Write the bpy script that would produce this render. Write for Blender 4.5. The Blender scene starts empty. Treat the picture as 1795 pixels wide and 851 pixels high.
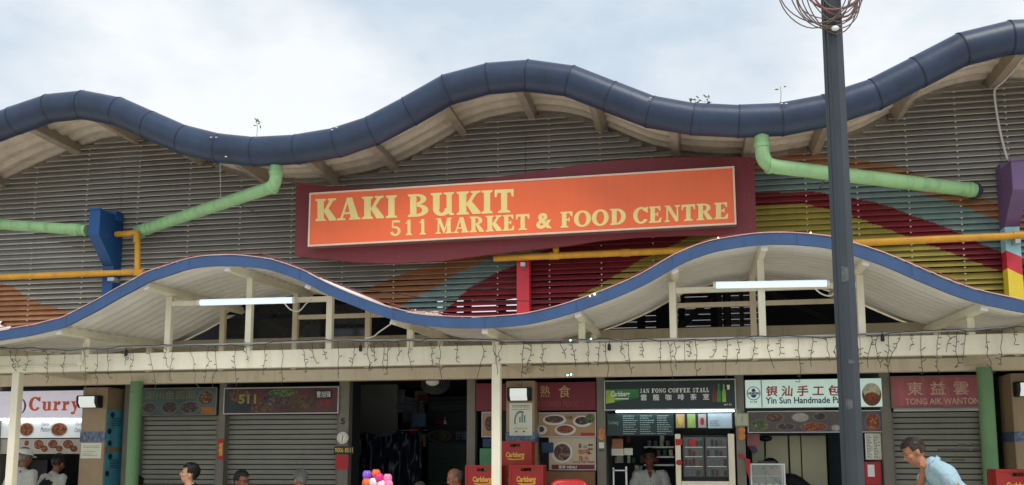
import bpy, bmesh, math, random
import numpy as np
from mathutils import Vector, Matrix
random.seed(11)
SC = bpy.context.scene
COL = SC.collection

# ------------------------------------------------------------------ camera
F_PX, CX, CY = 1650.0, 897.5, 587.0
YAW, PITCH, CAM_H = math.radians(10.62), math.radians(7.52), 1.45
FWD = Vector((-math.sin(YAW) * math.cos(PITCH), math.cos(YAW) * math.cos(PITCH), math.sin(PITCH)))
RGT = Vector((math.cos(YAW), math.sin(YAW), 0))
UPV = RGT.cross(FWD)
cam_d = bpy.data.cameras.new('Camera')
cam_d.sensor_width = 36.0
cam_d.lens = F_PX * 36.0 / 1795.0
cam_d.shift_y = (CY - 425.5) / 1795.0
cam_d.clip_end = 3000
cam = bpy.data.objects.new('Camera', cam_d)
COL.objects.link(cam)
cam.location = (0, 0, CAM_H)
cam.rotation_euler = Matrix((RGT, UPV, -FWD)).transposed().to_euler()
SC.camera = cam

# ------------------------------------------------------------------ sky, sun, exposure
SUN_DIR = Vector((0.42, -0.55, 0.95)).normalized()      # towards the sun
world = bpy.data.worlds.new('World')
SC.world = world
world.use_nodes = True
nt = world.node_tree
nt.nodes.clear()
w_out = nt.nodes.new('ShaderNodeOutputWorld')
sky = nt.nodes.new('ShaderNodeTexSky')
sky.sky_type = 'NISHITA'
sky.sun_disc = False
sky.sun_elevation = math.asin(SUN_DIR.z)
sky.sun_rotation = math.atan2(SUN_DIR.x, SUN_DIR.y)
sky.air_density = 1.0
sky.dust_density = 3.0
bg_sky = nt.nodes.new('ShaderNodeBackground')
bg_sky.inputs['Strength'].default_value = 0.10
nt.links.new(sky.outputs[0], bg_sky.inputs['Color'])
bg_cl = nt.nodes.new('ShaderNodeBackground')             # thin bright overcast
bg_cl.inputs['Color'].default_value = (0.90, 0.955, 1.0, 1)
bg_cl.inputs['Strength'].default_value = 0.76
tc = nt.nodes.new('ShaderNodeTexCoord')
mp = nt.nodes.new('ShaderNodeMapping')
mp.inputs['Scale'].default_value = (2.4, 2.4, 4.6)
mp.inputs['Location'].default_value = (2.7, 1.1, 0.15)
nz = nt.nodes.new('ShaderNodeTexNoise')
nz.inputs['Scale'].default_value = 1.0
nz.inputs['Detail'].default_value = 7.0
nz.inputs['Roughness'].default_value = 0.55
rp = nt.nodes.new('ShaderNodeValToRGB')
rp.color_ramp.elements[0].position = 0.42
rp.color_ramp.elements[0].color = (0.63, 0.735, 0.83, 1)
rp.color_ramp.elements[1].position = 0.62
rp.color_ramp.elements[1].color = (1.0, 1.02, 1.03, 1)
nt.links.new(tc.outputs['Generated'], mp.inputs['Vector'])
nt.links.new(mp.outputs[0], nz.inputs['Vector'])
nt.links.new(nz.outputs['Fac'], rp.inputs['Fac'])
nt.links.new(rp.outputs['Color'], bg_cl.inputs['Color'])
mixw = nt.nodes.new('ShaderNodeMixShader')
mixw.inputs['Fac'].default_value = 0.86
nt.links.new(bg_sky.outputs[0], mixw.inputs[1])
nt.links.new(bg_cl.outputs[0], mixw.inputs[2])
nt.links.new(mixw.outputs[0], w_out.inputs['Surface'])

sun_d = bpy.data.lights.new('Sun', 'SUN')
sun_d.energy = 1.5
sun_d.angle = math.radians(25)
sun_d.color = (1.0, 0.965, 0.90)
sun = bpy.data.objects.new('Sun', sun_d)
COL.objects.link(sun)
sun.rotation_euler = SUN_DIR.to_track_quat('Z', 'Y').to_euler()
SC.view_settings.view_transform = 'Standard'
SC.view_settings.look = 'None'
SC.view_settings.exposure = 0.50
SC.view_settings.gamma = 1.0
SC.view_settings.use_curve_mapping = False
SC.render.engine = 'CYCLES'
SC.cycles.max_bounces = 8
SC.cycles.use_denoising = True

# ------------------------------------------------------------------ helpers
def at(px, py, Y):
    """point of the building plane at depth Y that the photo shows at pixel (px, py)"""
    d = FWD + RGT * ((px - CX) / F_PX) - UPV * ((py - CY) / F_PX)
    t = Y / d.y
    return Vector((d.x * t, Y, CAM_H + d.z * t))

def rect(x0, y0, x1, y1, Y):
    """level rectangle X0,X1,Z0,Z1 on plane Y around a pixel box (y measured at its middle)"""
    xm, ym = (x0 + x1) / 2, (y0 + y1) / 2
    return at(x0, ym, Y).x, at(x1, ym, Y).x, at(xm, y1, Y).z, at(xm, y0, Y).z

def C(r, g, b):
    def l(v):
        v /= 255.0
        return v / 12.92 if v <= 0.04045 else ((v + 0.055) / 1.055) ** 2.4
    return (l(r), l(g), l(b))

MATS = {}
def M(name, col=(0.5, 0.5, 0.5), rough=0.6, metal=0.0, var=0.14, scale=7.0, bump=0.0, streak=0.0,
      dirt=(0.10, 0.085, 0.06), emit=0.0, emit_col=None, alpha=1.0, spec=0.5, grain=0.0, transmit=0.0):
    if name in MATS:
        return MATS[name]
    m = bpy.data.materials.new(name)
    m.use_nodes = True
    t = m.node_tree
    N, L = t.nodes, t.links
    bs = N['Principled BSDF']
    bs.inputs['Roughness'].default_value = rough
    bs.inputs['Metallic'].default_value = metal
    bs.inputs['Specular IOR Level'].default_value = spec
    if transmit:
        bs.inputs['Transmission Weight'].default_value = transmit
        bs.inputs['IOR'].default_value = 1.25
    geo = N.new('ShaderNodeNewGeometry')
    n1 = N.new('ShaderNodeTexNoise')
    n1.inputs['Scale'].default_value = scale
    n1.inputs['Detail'].default_value = 5.0
    n1.inputs['Roughness'].default_value = 0.62
    L.new(geo.outputs['Position'], n1.inputs['Vector'])
    r1 = N.new('ShaderNodeValToRGB')
    r1.color_ramp.elements[0].position = 0.32
    r1.color_ramp.elements[1].position = 0.72
    a = [max(0, c * (1 - var)) for c in col]
    b = [min(1, c * (1 + var)) for c in col]
    r1.color_ramp.elements[0].color = (*a, 1)
    r1.color_ramp.elements[1].color = (*b, 1)
    L.new(n1.outputs['Fac'], r1.inputs['Fac'])
    out = r1.outputs['Color']
    if streak > 0:
        mp_ = N.new('ShaderNodeMapping')
        mp_.inputs['Scale'].default_value = (11, 11, 0.9)
        L.new(geo.outputs['Position'], mp_.inputs['Vector'])
        n2 = N.new('ShaderNodeTexNoise')
        n2.inputs['Scale'].default_value = 1.0
        n2.inputs['Detail'].default_value = 6.0
        n2.inputs['Roughness'].default_value = 0.7
        L.new(mp_.outputs[0], n2.inputs['Vector'])
        r2 = N.new('ShaderNodeMapRange')
        r2.inputs['From Min'].default_value = 0.50
        r2.inputs['From Max'].default_value = 0.80
        r2.inputs['To Max'].default_value = streak
        L.new(n2.outputs['Fac'], r2.inputs['Value'])
        mx = N.new('ShaderNodeMix')
        mx.data_type = 'RGBA'
        mx.inputs['B'].default_value = (*dirt, 1)
        L.new(r2.outputs['Result'], mx.inputs['Factor'])
        L.new(out, mx.inputs['A'])
        out = mx.outputs['Result']
    if grain > 0:
        n4 = N.new('ShaderNodeTexNoise')
        n4.inputs['Scale'].default_value = scale * 16
        n4.inputs['Detail'].default_value = 3.0
        L.new(geo.outputs['Position'], n4.inputs['Vector'])
        r4 = N.new('ShaderNodeMapRange')
        r4.inputs['From Min'].default_value = 0.55
        r4.inputs['From Max'].default_value = 0.75
        r4.inputs['To Max'].default_value = grain
        L.new(n4.outputs['Fac'], r4.inputs['Value'])
        mx = N.new('ShaderNodeMix')
        mx.data_type = 'RGBA'
        mx.inputs['B'].default_value = (*dirt, 1)
        L.new(r4.outputs['Result'], mx.inputs['Factor'])
        L.new(out, mx.inputs['A'])
        out = mx.outputs['Result']
    L.new(out, bs.inputs['Base Color'])
    # roughness breaks up with the same cloud of wear
    rr = N.new('ShaderNodeMapRange')
    rr.inputs['To Min'].default_value = max(0.03, rough - 0.10)
    rr.inputs['To Max'].default_value = min(1.0, rough + 0.12)
    L.new(n1.outputs['Fac'], rr.inputs['Value'])
    L.new(rr.outputs['Result'], bs.inputs['Roughness'])
    if bump > 0:
        n3 = N.new('ShaderNodeTexNoise')
        n3.inputs['Scale'].default_value = scale * 5
        n3.inputs['Detail'].default_value = 4.0
        L.new(geo.outputs['Position'], n3.inputs['Vector'])
        bp = N.new('ShaderNodeBump')
        bp.inputs['Strength'].default_value = bump
        bp.inputs['Distance'].default_value = 0.02
        L.new(n3.outputs['Fac'], bp.inputs['Height'])
        L.new(bp.outputs['Normal'], bs.inputs['Normal'])
    if emit > 0:
        bs.inputs['Emission Color'].default_value = (*(emit_col or col), 1)
        bs.inputs['Emission Strength'].default_value = emit
        if emit_col is None:
            L.new(out, bs.inputs['Emission Color'])
    if alpha < 1:
        bs.inputs['Alpha'].default_value = alpha
    MATS[name] = m
    return m

class MB:
    def __init__(s):
        s.v, s.f, s.m = [], [], []
    def add(s, vs, fs, mi=0):
        o = len(s.v)
        s.v += [tuple(p) for p in vs]
        for f in fs:
            s.f.append(tuple(i + o for i in f))
            s.m.append(mi)
        return s
    def box(s, x0, x1, y0, y1, z0, z1, mi=0):
        return s.add([(x0, y0, z0), (x1, y0, z0), (x1, y1, z0), (x0, y1, z0), (x0, y0, z1), (x1, y0, z1), (x1, y1, z1), (x0, y1, z1)],
                     [(0, 3, 2, 1), (4, 5, 6, 7), (0, 1, 5, 4), (1, 2, 6, 5), (2, 3, 7, 6), (3, 0, 4, 7)], mi)
    def bar(s, p0, p1, w, h, up=(0, 0, 1), mi=0):
        p0, p1 = Vector(p0), Vector(p1)
        d = (p1 - p0).normalized()
        a = d.cross(Vector(up))
        if a.length < 1e-4:
            a = d.cross(Vector((1, 0, 0)))
        a.normalize()
        b = a.cross(d).normalized()
        a *= w / 2
        b *= h / 2
        vs = [p0 - a - b, p0 + a - b, p0 + a + b, p0 - a + b, p1 - a - b, p1 + a - b, p1 + a + b, p1 - a + b]
        return s.add(vs, [(3, 2, 1, 0), (4, 5, 6, 7), (0, 1, 5, 4), (1, 2, 6, 5), (2, 3, 7, 6), (3, 0, 4, 7)], mi)
    def tube(s, path, r, n=10, mi=0, cap=True, phase=0.0):
        path = [Vector(p) for p in path]
        k = len(path)
        rs = r if isinstance(r, (list, tuple)) else [r] * k
        ref = None
        rings = []
        for i, p in enumerate(path):
            if i == 0: d = path[1] - path[0]
            elif i == k - 1: d = path[-1] - path[-2]
            else: d = (path[i + 1] - p).normalized() + (p - path[i - 1]).normalized()
            if d.length < 1e-9: d = Vector((0, 0, 1))
            d.normalize()
            if ref is None:
                ref = Vector((0, 0, 1)) if abs(d.z) < 0.9 else Vector((0, 1, 0))
            a = ref - d * ref.dot(d)
            if a.length < 1e-4:
                a = Vector((1, 0, 0)) - d * d.x
            a.normalize()
            ref = a
            b = d.cross(a)
            rings.append([p + (a * math.cos(phase + 2 * math.pi * j / n) + b * math.sin(phase + 2 * math.pi * j / n)) * rs[i] for j in range(n)])
        vs = [q for rg in rings for q in rg]
        fs = []
        for i in range(k - 1):
            for j in range(n):
                j2 = (j + 1) % n
                fs.append((i * n + j, i * n + j2, (i + 1) * n + j2, (i + 1) * n + j))
        if cap:
            fs.append(tuple(reversed(range(n))))
            fs.append(tuple((k - 1) * n + j for j in range(n)))
        return s.add(vs, fs, mi)
    def prism(s, poly, y0, y1, mi=0):
        """poly of (x,z) extruded from y0 (front) to y1"""
        n = len(poly)
        ar = sum(poly[i][0] * poly[(i + 1) % n][1] - poly[(i + 1) % n][0] * poly[i][1] for i in range(n))
        if ar < 0:
            poly = list(reversed(poly))
        vs = [(x, y0, z) for x, z in poly] + [(x, y1, z) for x, z in poly]
        fs = [tuple(range(n)), tuple(reversed(range(n, 2 * n)))]
        for i in range(n):
            j = (i + 1) % n
            fs.append((i, i + n, j + n, j))
        return s.add(vs, fs, mi)
    def prism_x(s, poly, x0, x1, mi=0):
        """poly of (y,z) extruded along x"""
        n = len(poly)
        ar = sum(poly[i][0] * poly[(i + 1) % n][1] - poly[(i + 1) % n][0] * poly[i][1] for i in range(n))
        if ar < 0:
            poly = list(reversed(poly))
        vs = [(x1, y, z) for y, z in poly] + [(x0, y, z) for y, z in poly]
        fs = [tuple(range(n)), tuple(reversed(range(n, 2 * n)))]
        for i in range(n):
            j = (i + 1) % n
            fs.append((i, i + n, j + n, j))
        return s.add(vs, fs, mi)
    def ell(s, c, r, nu=14, nv=9, mi=0, rib=0, ribs=0):
        c = Vector(c)
        vs, fs = [], []
        for i in range(nv + 1):
            th = math.pi * i / nv
            for j in range(nu):
                ph = 2 * math.pi * j / nu
                k = 1 - rib * abs(math.sin(ribs * ph / 2)) ** 0.5 * 0 - (rib * (1 - abs(math.sin(ribs * ph / 2))) if ribs else 0) * math.sin(th)
                vs.append((c.x + r[0] * math.sin(th) * math.cos(ph) * k, c.y + r[1] * math.sin(th) * math.sin(ph) * k, c.z + r[2] * math.cos(th)))
        for i in range(nv):
            for j in range(nu):
                j2 = (j + 1) % nu
                fs.append((i * nu + j, (i + 1) * nu + j, (i + 1) * nu + j2, i * nu + j2))
        return s.add(vs, fs, mi)
    def grid(s, fn, nu, nv, mi=0, flip=False):
        vs = [fn(i / nu, j / nv) for i in range(nu + 1) for j in range(nv + 1)]
        fs = []
        for i in range(nu):
            for j in range(nv):
                q = (i * (nv + 1) + j, (i + 1) * (nv + 1) + j, (i + 1) * (nv + 1) + j + 1, i * (nv + 1) + j + 1)
                fs.append(tuple(reversed(q)) if flip else q)
        return s.add(vs, fs, mi)
    def disc(s, x0, x1, z0, z1, y, n=18, mi=0, ang=0.0):
        cx, cz, rx, rz = (x0 + x1) / 2, (z0 + z1) / 2, (x1 - x0) / 2, (z1 - z0) / 2
        ca, sa = math.cos(ang), math.sin(ang)
        vs = []
        for j in range(n):
            a = 2 * math.pi * j / n
            u, w = rx * math.cos(a), rz * math.sin(a)
            vs.append((cx + u * ca - w * sa, y, cz + u * sa + w * ca))
        return s.add(vs, [tuple(range(n))], mi)

def offs(o):
    v = Vector((0, 0, 0))
    while o is not None:
        v += o.location
        o = o.parent
    return v

def tag(o, label=None, cat=None, group=None, kind=None):
    if label: o['label'] = label
    if cat: o['category'] = cat
    if group: o['group'] = group
    if kind: o['kind'] = kind
    return o

def build(mb, name, mats, parent=None, label=None, cat=None, group=None, kind=None, smooth=False, bevel=0.0, auto=False):
    if not isinstance(mats, (list, tuple)):
        mats = [mats]
    me = bpy.data.meshes.new(name)
    o3 = offs(parent)
    me.from_pydata([(x - o3.x, y - o3.y, z - o3.z) for x, y, z in mb.v], [], mb.f)
    for m in mats:
        me.materials.append(m)
    if len(mats) > 1:
        me.polygons.foreach_set('material_index', mb.m)
    if smooth or auto:
        me.polygons.foreach_set('use_smooth', [True] * len(me.polygons))
        if auto:
            me.set_sharp_from_angle(angle=math.radians(38))
    me.update()
    o = bpy.data.objects.new(name, me)
    COL.objects.link(o)
    if parent is not None:
        o.parent = parent
    if bevel > 0:
        b = o.modifiers.new('Bevel', 'BEVEL')
        b.width = bevel
        b.segments = 2
        b.limit_method = 'ANGLE'
    return tag(o, label, cat, group, kind)

def thing(name, label, cat, loc=(0, 0, 0), group=None):
    o = bpy.data.objects.new(name, None)
    COL.objects.link(o)
    o.location = loc
    return tag(o, label, cat, group)

def dup(root, loc, rotz=0.0, label=None, group=None):
    def cp(o, par):
        c = o.copy()
        COL.objects.link(c)
        c.parent = par
        for ch in kids.get(o.name, []):
            cp(ch, c)
        return c
    kids = {}
    for o in list(COL.objects):
        if o.parent is not None:
            kids.setdefault(o.parent.name, []).append(o)
    r = cp(root, None)
    r.location = loc
    r.rotation_euler = (0, 0, rotz)
    return tag(r, label, None, group)

class Curve1:
    """smooth z(x) through points (monotone in x)"""
    def __init__(s, pts):
        pts = sorted((p[0], p[1]) for p in pts)
        s.x = [p[0] for p in pts]
        s.z = [p[1] for p in pts]
        n = len(pts)
        s.t = []
        for i in range(n):
            a, b = max(0, i - 1), min(n - 1, i + 1)
            s.t.append((s.z[b] - s.z[a]) / (s.x[b] - s.x[a]))
    def __call__(s, x):
        X = s.x
        if x <= X[0]: return s.z[0] + s.t[0] * (x - X[0])
        if x >= X[-1]: return s.z[-1] + s.t[-1] * (x - X[-1])
        i = int(np.searchsorted(X, x)) - 1
        i = max(0, min(len(X) - 2, i))
        h = X[i + 1] - X[i]
        u = (x - X[i]) / h
        return ((2 * u**3 - 3 * u**2 + 1) * s.z[i] + (u**3 - 2 * u**2 + u) * h * s.t[i]
                + (-2 * u**3 + 3 * u**2) * s.z[i + 1] + (u**3 - u**2) * h * s.t[i + 1])
    def slope(s, x):
        return (s(x + 0.01) - s(x - 0.01)) / 0.02

def pxcurve(pts, Y):
    q = [at(a, b, Y) for a, b in pts]
    return Curve1([(p.x, p.z) for p in q])

def smooth_path(pts, k=6):
    pts = [Vector(p) for p in pts]
    out = []
    for i in range(len(pts) - 1):
        p0, p1, p2, p3 = pts[max(0, i - 1)], pts[i], pts[i + 1], pts[min(len(pts) - 1, i + 2)]
        for j in range(k):
            u = j / k
            out.append(0.5 * ((2 * p1) + (p2 - p0) * u + (2 * p0 - 5 * p1 + 4 * p2 - p3) * u * u + (3 * p1 - p0 - 3 * p2 + p3) * u**3))
    out.append(pts[-1])
    return out

# ------------------------------------------------------------------ lettering
def text_shape(body, bold=0.0, shear=0.0, spacing=1.0, raw=False):
    """outline of a line of print as (verts (u,v) in 0..1, faces, aspect)"""
    c = bpy.data.curves.new('t', 'FONT')
    c.body = body
    c.size = 1
    c.resolution_u = 3
    c.shear = shear
    c.offset = bold
    c.space_character = spacing
    o = bpy.data.objects.new('t', c)
    COL.objects.link(o)
    dg = bpy.context.evaluated_depsgraph_get()
    ev = o.evaluated_get(dg)
    me = ev.to_mesh()
    vs = [(v.co.x, v.co.y) for v in me.vertices]
    fs = [tuple(p.vertices) for p in me.polygons]
    ev.to_mesh_clear()
    bpy.data.objects.remove(o)
    bpy.data.curves.remove(c)
    if not vs:
        return [], [], 1
    if raw:
        return vs, fs, 1
    x0, x1 = min(v[0] for v in vs), max(v[0] for v in vs)
    y0, y1 = min(v[1] for v in vs), max(v[1] for v in vs)
    w, h = max(1e-6, x1 - x0), max(1e-6, y1 - y0)
    return [((x - x0) / w, (y - y0) / h) for x, y in vs], fs, w / h

def text_on(mb, body, X0, X1, Z0, Z1, Y, mi=0, bold=0.0, shear=0.0, spacing=1.0, keep=False):
    vs, fs, asp = text_shape(body, bold, shear, spacing)
    if keep:
        w = (Z1 - Z0) * asp
        if w < X1 - X0:
            m = (X0 + X1) / 2
            X0, X1 = m - w / 2, m + w / 2
    pts = [(X0 + u * (X1 - X0), Y, Z0 + v * (Z1 - Z0)) for u, v in vs]
    mb.add(pts, fs, mi)
    return mb

def ring(cx, cy, rx, ry, tx, ty, a0, a1, n=12):
    """quads of an elliptic ring from a0 to a1 degrees, thick tx/ty"""
    q = []
    for i in range(n):
        A, B = math.radians(a0 + (a1 - a0) * i / n), math.radians(a0 + (a1 - a0) * (i + 1) / n)
        q.append([(cx + rx * math.cos(A), cy + ry * math.sin(A)), (cx + rx * math.cos(B), cy + ry * math.sin(B)),
                  (cx + (rx - tx) * math.cos(B), cy + (ry - ty) * math.sin(B)), (cx + (rx - tx) * math.cos(A), cy + (ry - ty) * math.sin(A))])
    return q

def R_(x0, y0, x1, y1):
    return [(x0, y0), (x1, y0), (x1, y1), (x0, y1)]

def SB(x0, x1, s0, s1):       # bottom serif under a stem s0..s1
    return [(x0, 0), (x1, 0), (x1, .065), (s1, .125), (s0, .125), (x0, .065)]
def ST(x0, x1, s0, s1):       # top serif
    return [(x0, 1), (x1, 1), (x1, .935), (s1, .875), (s0, .875), (x0, .935)]

GLYPH = {
 'I': [[R_(.22, .03, .78, .97)], [SB(0, 1, .22, .78)], [ST(0, 1, .22, .78)]],
 'K': [[R_(.10, .03, .40, .97)], [SB(0, .50, .10, .40)], [ST(0, .50, .10, .40)], [[(.38, .40), (.52, .40), (.88, .95), (.70, .95)]],
       [[(.58, 1), (.98, 1), (.98, .935), (.84, .88), (.72, .88), (.58, .935)]], [[(.38, .46), (.55, .66), (1.0, .06), (.97, 0), (.66, 0)]]],
 'A': [[[(.12, .03), (.22, .03), (.50, .90), (.46, 1), (.42, .97)]], [[(.40, 1), (.64, 1), (.93, .03), (.60, .03)]], [R_(.22, .26, .70, .35)],
       [[(0, 0), (.36, 0), (.36, .06), (.22, .10), (.12, .10), (0, .06)]], [[(.52, 0), (1, 0), (1, .06), (.92, .11), (.60, .11), (.52, .06)]]],
 'B': [[R_(.11, .03, .42, .97)], [[(0, 0), (.45, 0), (.45, .09), (.11, .125), (0, .065)]], [[(0, 1), (.45, 1), (.45, .91), (.11, .875), (0, .935)]],
       ring(.44, .765, .46, .235, .27, .10, -90, 90), ring(.44, .275, .56, .275, .30, .115, -90, 90)],
 'U': [[R_(.10, .28, .38, .97)], [ST(0, .48, .10, .38)], ring(.475, .30, .375, .32, .25, .14, 180, 362), [R_(.68, .06, .90, .97)], [ST(.56, 1, .68, .90)], [[(.80, 0), (1, 0), (1, .065), (.90, .12), (.80, .12)]]],
 'T': [[R_(.34, .03, .66, .95)], [[(.02, 1), (.98, 1), (.98, .86), (.02, .86)]], [[(0, 1), (.12, 1), (.16, .86), (.10, .68), (0, .68)]], [[(1, 1), (.88, 1), (.84, .86), (.90, .68), (1, .68)]], [SB(.18, .82, .34, .66)]],
 'E': [[R_(.12, .03, .48, .97)], [R_(0, .90, .92, 1)], [R_(0, 0, .96, .10)], [[(.92, 1), (.92, .72), (.84, .72), (.70, .90), (.70, 1)]],
       [[(.96, 0), (1, .30), (.90, .30), (.74, .10), (.74, 0)]], [R_(.46, .46, .74, .56)], [[(.74, .38), (.74, .64), (.68, .64), (.62, .51), (.68, .38)]]],
 'F': [[R_(.12, .03, .50, .97)], [R_(0, .90, .94, 1)], [[(1, .98), (1, .68), (.90, .68), (.72, .90), (.72, 1), (.94, 1)]], [SB(0, .66, .12, .50)],
       [R_(.48, .44, .74, .54)], [[(.76, .36), (.76, .63), (.70, .63), (.63, .49), (.70, .36)]]],
 'M': [[[(.12, .03), (.22, .03), (.22, .97), (.14, .97)]], [[(.10, 1), (.30, 1), (.58, .22), (.48, 0)]], [[(.48, 0), (.56, .10), (.78, .97), (.70, 1)]], [R_(.68, .03, .90, .97)],
       [SB(0, .32, .12, .22)], [SB(.58, 1, .68, .90)], [[(.02, 1), (.22, 1), (.22, .91), (.02, .94)]], [[(.72, 1), (.98, 1), (.98, .94), (.72, .90)]]],
 'N': [[R_(.12, .03, .22, .97)], [[(.06, 1), (.34, 1), (.90, .10), (.86, 0), (.72, 0)]], [R_(.78, .03, .88, .97)], [SB(0, .34, .12, .22)], [ST(.66, 1, .78, .88)], [[(0, 1), (.25, 1), (.25, .90), (0, .94)]]],
 'R': [[R_(.11, .03, .40, .97)], [SB(0, .50, .11, .40)], [[(0, 1), (.45, 1), (.45, .91), (.11, .875), (0, .935)]], ring(.42, .73, .46, .27, .26, .10, -90, 90), [[(.40, .48), (.62, .52), (.99, .07), (1, 0), (.68, 0)]]],
 'O': [ring(.5, .5, .5, .515, .27, .12, 0, 360, 30)],
 'D': [[R_(.11, .03, .42, .97)], [[(0, 0), (.45, 0), (.45, .10), (.11, .125), (0, .065)]], [[(0, 1), (.45, 1), (.45, .90), (.11, .875), (0, .935)]], ring(.42, .5, .58, .5, .30, .12, -90, 90, 18)],
 'C': [ring(.53, .5, .53, .515, .29, .12, 38, 325, 24), [[(.90, 1.0), (.98, 1.0), (.98, .66), (.88, .66), (.70, .88)]]],
 'G': [ring(.53, .5, .53, .515, .27, .12, 40, 350, 24), [[(.88, 1.0), (.95, 1.0), (.95, .68), (.86, .68), (.70, .88)]], [R_(.72, .04, .95, .42)], [R_(.56, .38, 1, .46)]],
 'J': [[R_(.42, .25, .78, .97)], [ST(.26, 1, .42, .78)], ring(.38, .24, .40, .26, .30, .12, 185, 362)],
 'L': [[R_(.12, .03, .48, .97)], [ST(0, .62, .12, .48)], [R_(0, 0, .94, .11)], [[(.94, 0), (1, .34), (.90, .34), (.74, .11), (.74, 0)]]],
 'S': [ring(.5, .745, .45, .265, .24, .11, 20, 270, 16), ring(.5, .265, .48, .275, .26, .12, 90, -160, 16), [[(.86, 1), (.94, 1), (.94, .70), (.86, .70), (.76, .88)]], [[(.06, 0), (.14, 0), (.26, .12), (.15, .32), (.06, .32)]]],
 '5': [[[(.18, 1), (.84, 1), (.96, .86), (.84, .86), (.18, .86)]], [[(.16, 1), (.28, 1), (.28, .56), (.14, .50)]], ring(.46, .30, .50, .31, .27, .12, -170, 118, 18)],
 'u': [[R_(.14, .16, .42, .64)], [[(0, .66), (.42, .66), (.42, .60), (.14, .56), (0, .60)]], ring(.50, .20, .36, .22, .24, .11, 180, 300), [R_(.64, .04, .90, .64)], [[(.54, .66), (.90, .66), (.90, .60), (.64, .56), (.54, .60)]], [[(.64, 0), (1, 0), (1, .05), (.90, .10), (.64, .14)]]],
 'r': [[R_(.18, .03, .52, .64)], [SB(0, .72, .18, .52)], [[(0, .66), (.50, .66), (.50, .60), (.18, .56), (0, .60)]], ring(.80, .54, .20, .14, .20, .13, 0, 360, 10), [[(.50, .44), (.60, .58), (.84, .68), (.84, .60), (.62, .46), (.52, .34)]]],
 'y': [[[(.08, .64), (.42, .64), (.66, .12), (.52, -.04)]], [[(.74, .64), (.86, .64), (.46, -.26), (.34, -.30), (.30, -.24)]], ring(.22, -.20, .16, .10, .15, .09, 0, 360, 10), [[(0, .66), (.52, .66), (.52, .60), (0, .60)]], [[(.62, .66), (1, .66), (1, .60), (.62, .60)]]],
 '1': [[R_(.30, .03, .76, 1.0)], [[(0, .80), (.02, .74), (.32, .80), (.76, 1), (.60, 1)]], [SB(.05, 1, .30, .76)]],
}
def glyph_on(mb, ch, fmap, y, mi=0):
    """fmap(u,v)->(x,z)"""
    k = 0
    for polys in GLYPH[ch]:
        for p in polys:
            q = [fmap(u, v) for u, v in p]
            mb.prism(q, y - 0.0035 - 0.0004 * k, y, mi)
        k += 1
    return mb
def slab_text(mb, body, X0, X1, Z0, Z1, y, mi=0, space=0.30):
    wd = {'r': .74, 'u': 1.0, 'y': .9, 'C': 1.15, 'I': .5, 'M': 1.25, ' ': .45, 'J': .62, 'L': .85, 'S': .8, '1': .5}
    tot = sum(wd.get(c, 1.0) for c in body) + space * 0.5 * (len(body) - 1)
    u = (X1 - X0) / tot
    x = X0
    for c in body:
        w = wd.get(c, 1.0) * u
        if c != ' ':
            glyph_on(mb, c, lambda a, b, x=x, w=w: (x + a * w, Z0 + b * (Z1 - Z0)), y, mi)
        x += w + space * 0.5 * u
    return mb
# ------------------------------------------------------------------ materials
m_ground = M('concrete_ground', C(184, 178, 166), 0.8, scale=2.0, bump=0.3, streak=0.0, grain=0.25)
m_gutter = M('gutter_blue', C(42, 58, 84), 0.38, var=0.30, scale=1.6, streak=0.55, dirt=C(28, 32, 44), bump=0.12, grain=0.10)
m_seam = M('gutter_seam', C(26, 36, 60), 0.55, var=0.2)
m_roof = M('roof_sheet', C(214, 198, 180), 0.65, var=0.14, scale=4, streak=0.25)
m_beam_tan = M('roof_beam_paint', C(160, 146, 130), 0.65, var=0.14, scale=5, streak=0.3)
m_slat = M('slat_grey', C(156, 152, 144), 0.55, var=0.16, scale=1.2, streak=0.18, dirt=C(90, 86, 76), grain=0.06)
m_slat_o = M('slat_orange', C(182, 130, 94), 0.55, var=0.16, scale=2.5, streak=0.3, dirt=C(80, 60, 45))
m_slat_t = M('slat_teal', C(140, 162, 158), 0.55, var=0.16, scale=2.5, streak=0.3, dirt=C(70, 80, 75))
m_slat_r = M('slat_red', C(142, 50, 58), 0.5, var=0.16, scale=2.5, streak=0.25, dirt=C(66, 26, 30))
m_slat_y = M('slat_yellow', C(178, 162, 82), 0.55, var=0.16, scale=2.5, streak=0.4, dirt=C(95, 85, 40))
m_lip = M('slat_lip', C(214, 210, 198), 0.5, var=0.10, scale=1.5)
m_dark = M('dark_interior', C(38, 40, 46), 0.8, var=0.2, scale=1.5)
m_steel_dark = M('dark_steel', C(60, 62, 66), 0.5, var=0.2)
m_maroon = M('maroon_paint', C(126, 48, 56), 0.55, var=0.10, scale=1.6, streak=0.25, dirt=C(90, 40, 48))
m_orange = M('sign_orange', C(241, 108, 60), 0.45, var=0.07, scale=1.0, streak=0.22, dirt=C(205, 90, 55))
m_letter = M('sign_letter', C(238, 214, 138), 0.45, var=0.06, scale=3)
m_frame = M('sign_frame', C(224, 200, 178), 0.4, var=0.08)
m_boxside = M('sign_box_side', C(120, 96, 96), 0.5, var=0.1)
m_green = M('pipe_green', C(146, 188, 134), 0.42, var=0.12, scale=3, streak=0.55, dirt=C(72, 105, 66))
m_yellow = M('pipe_yellow', C(208, 150, 38), 0.42, var=0.16, scale=4, streak=0.5, dirt=C(140, 92, 25))
m_blue = M('hopper_blue', C(16, 72, 128), 0.45, var=0.12, scale=3, streak=0.25, dirt=C(12, 45, 90))
m_purple = M('hopper_purple', C(104, 78, 118), 0.5, var=0.12, scale=3, streak=0.3, dirt=C(60, 48, 66))
m_colblue = M('column_pale_blue', C(150, 196, 204), 0.5, var=0.08, streak=0.3)
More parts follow.
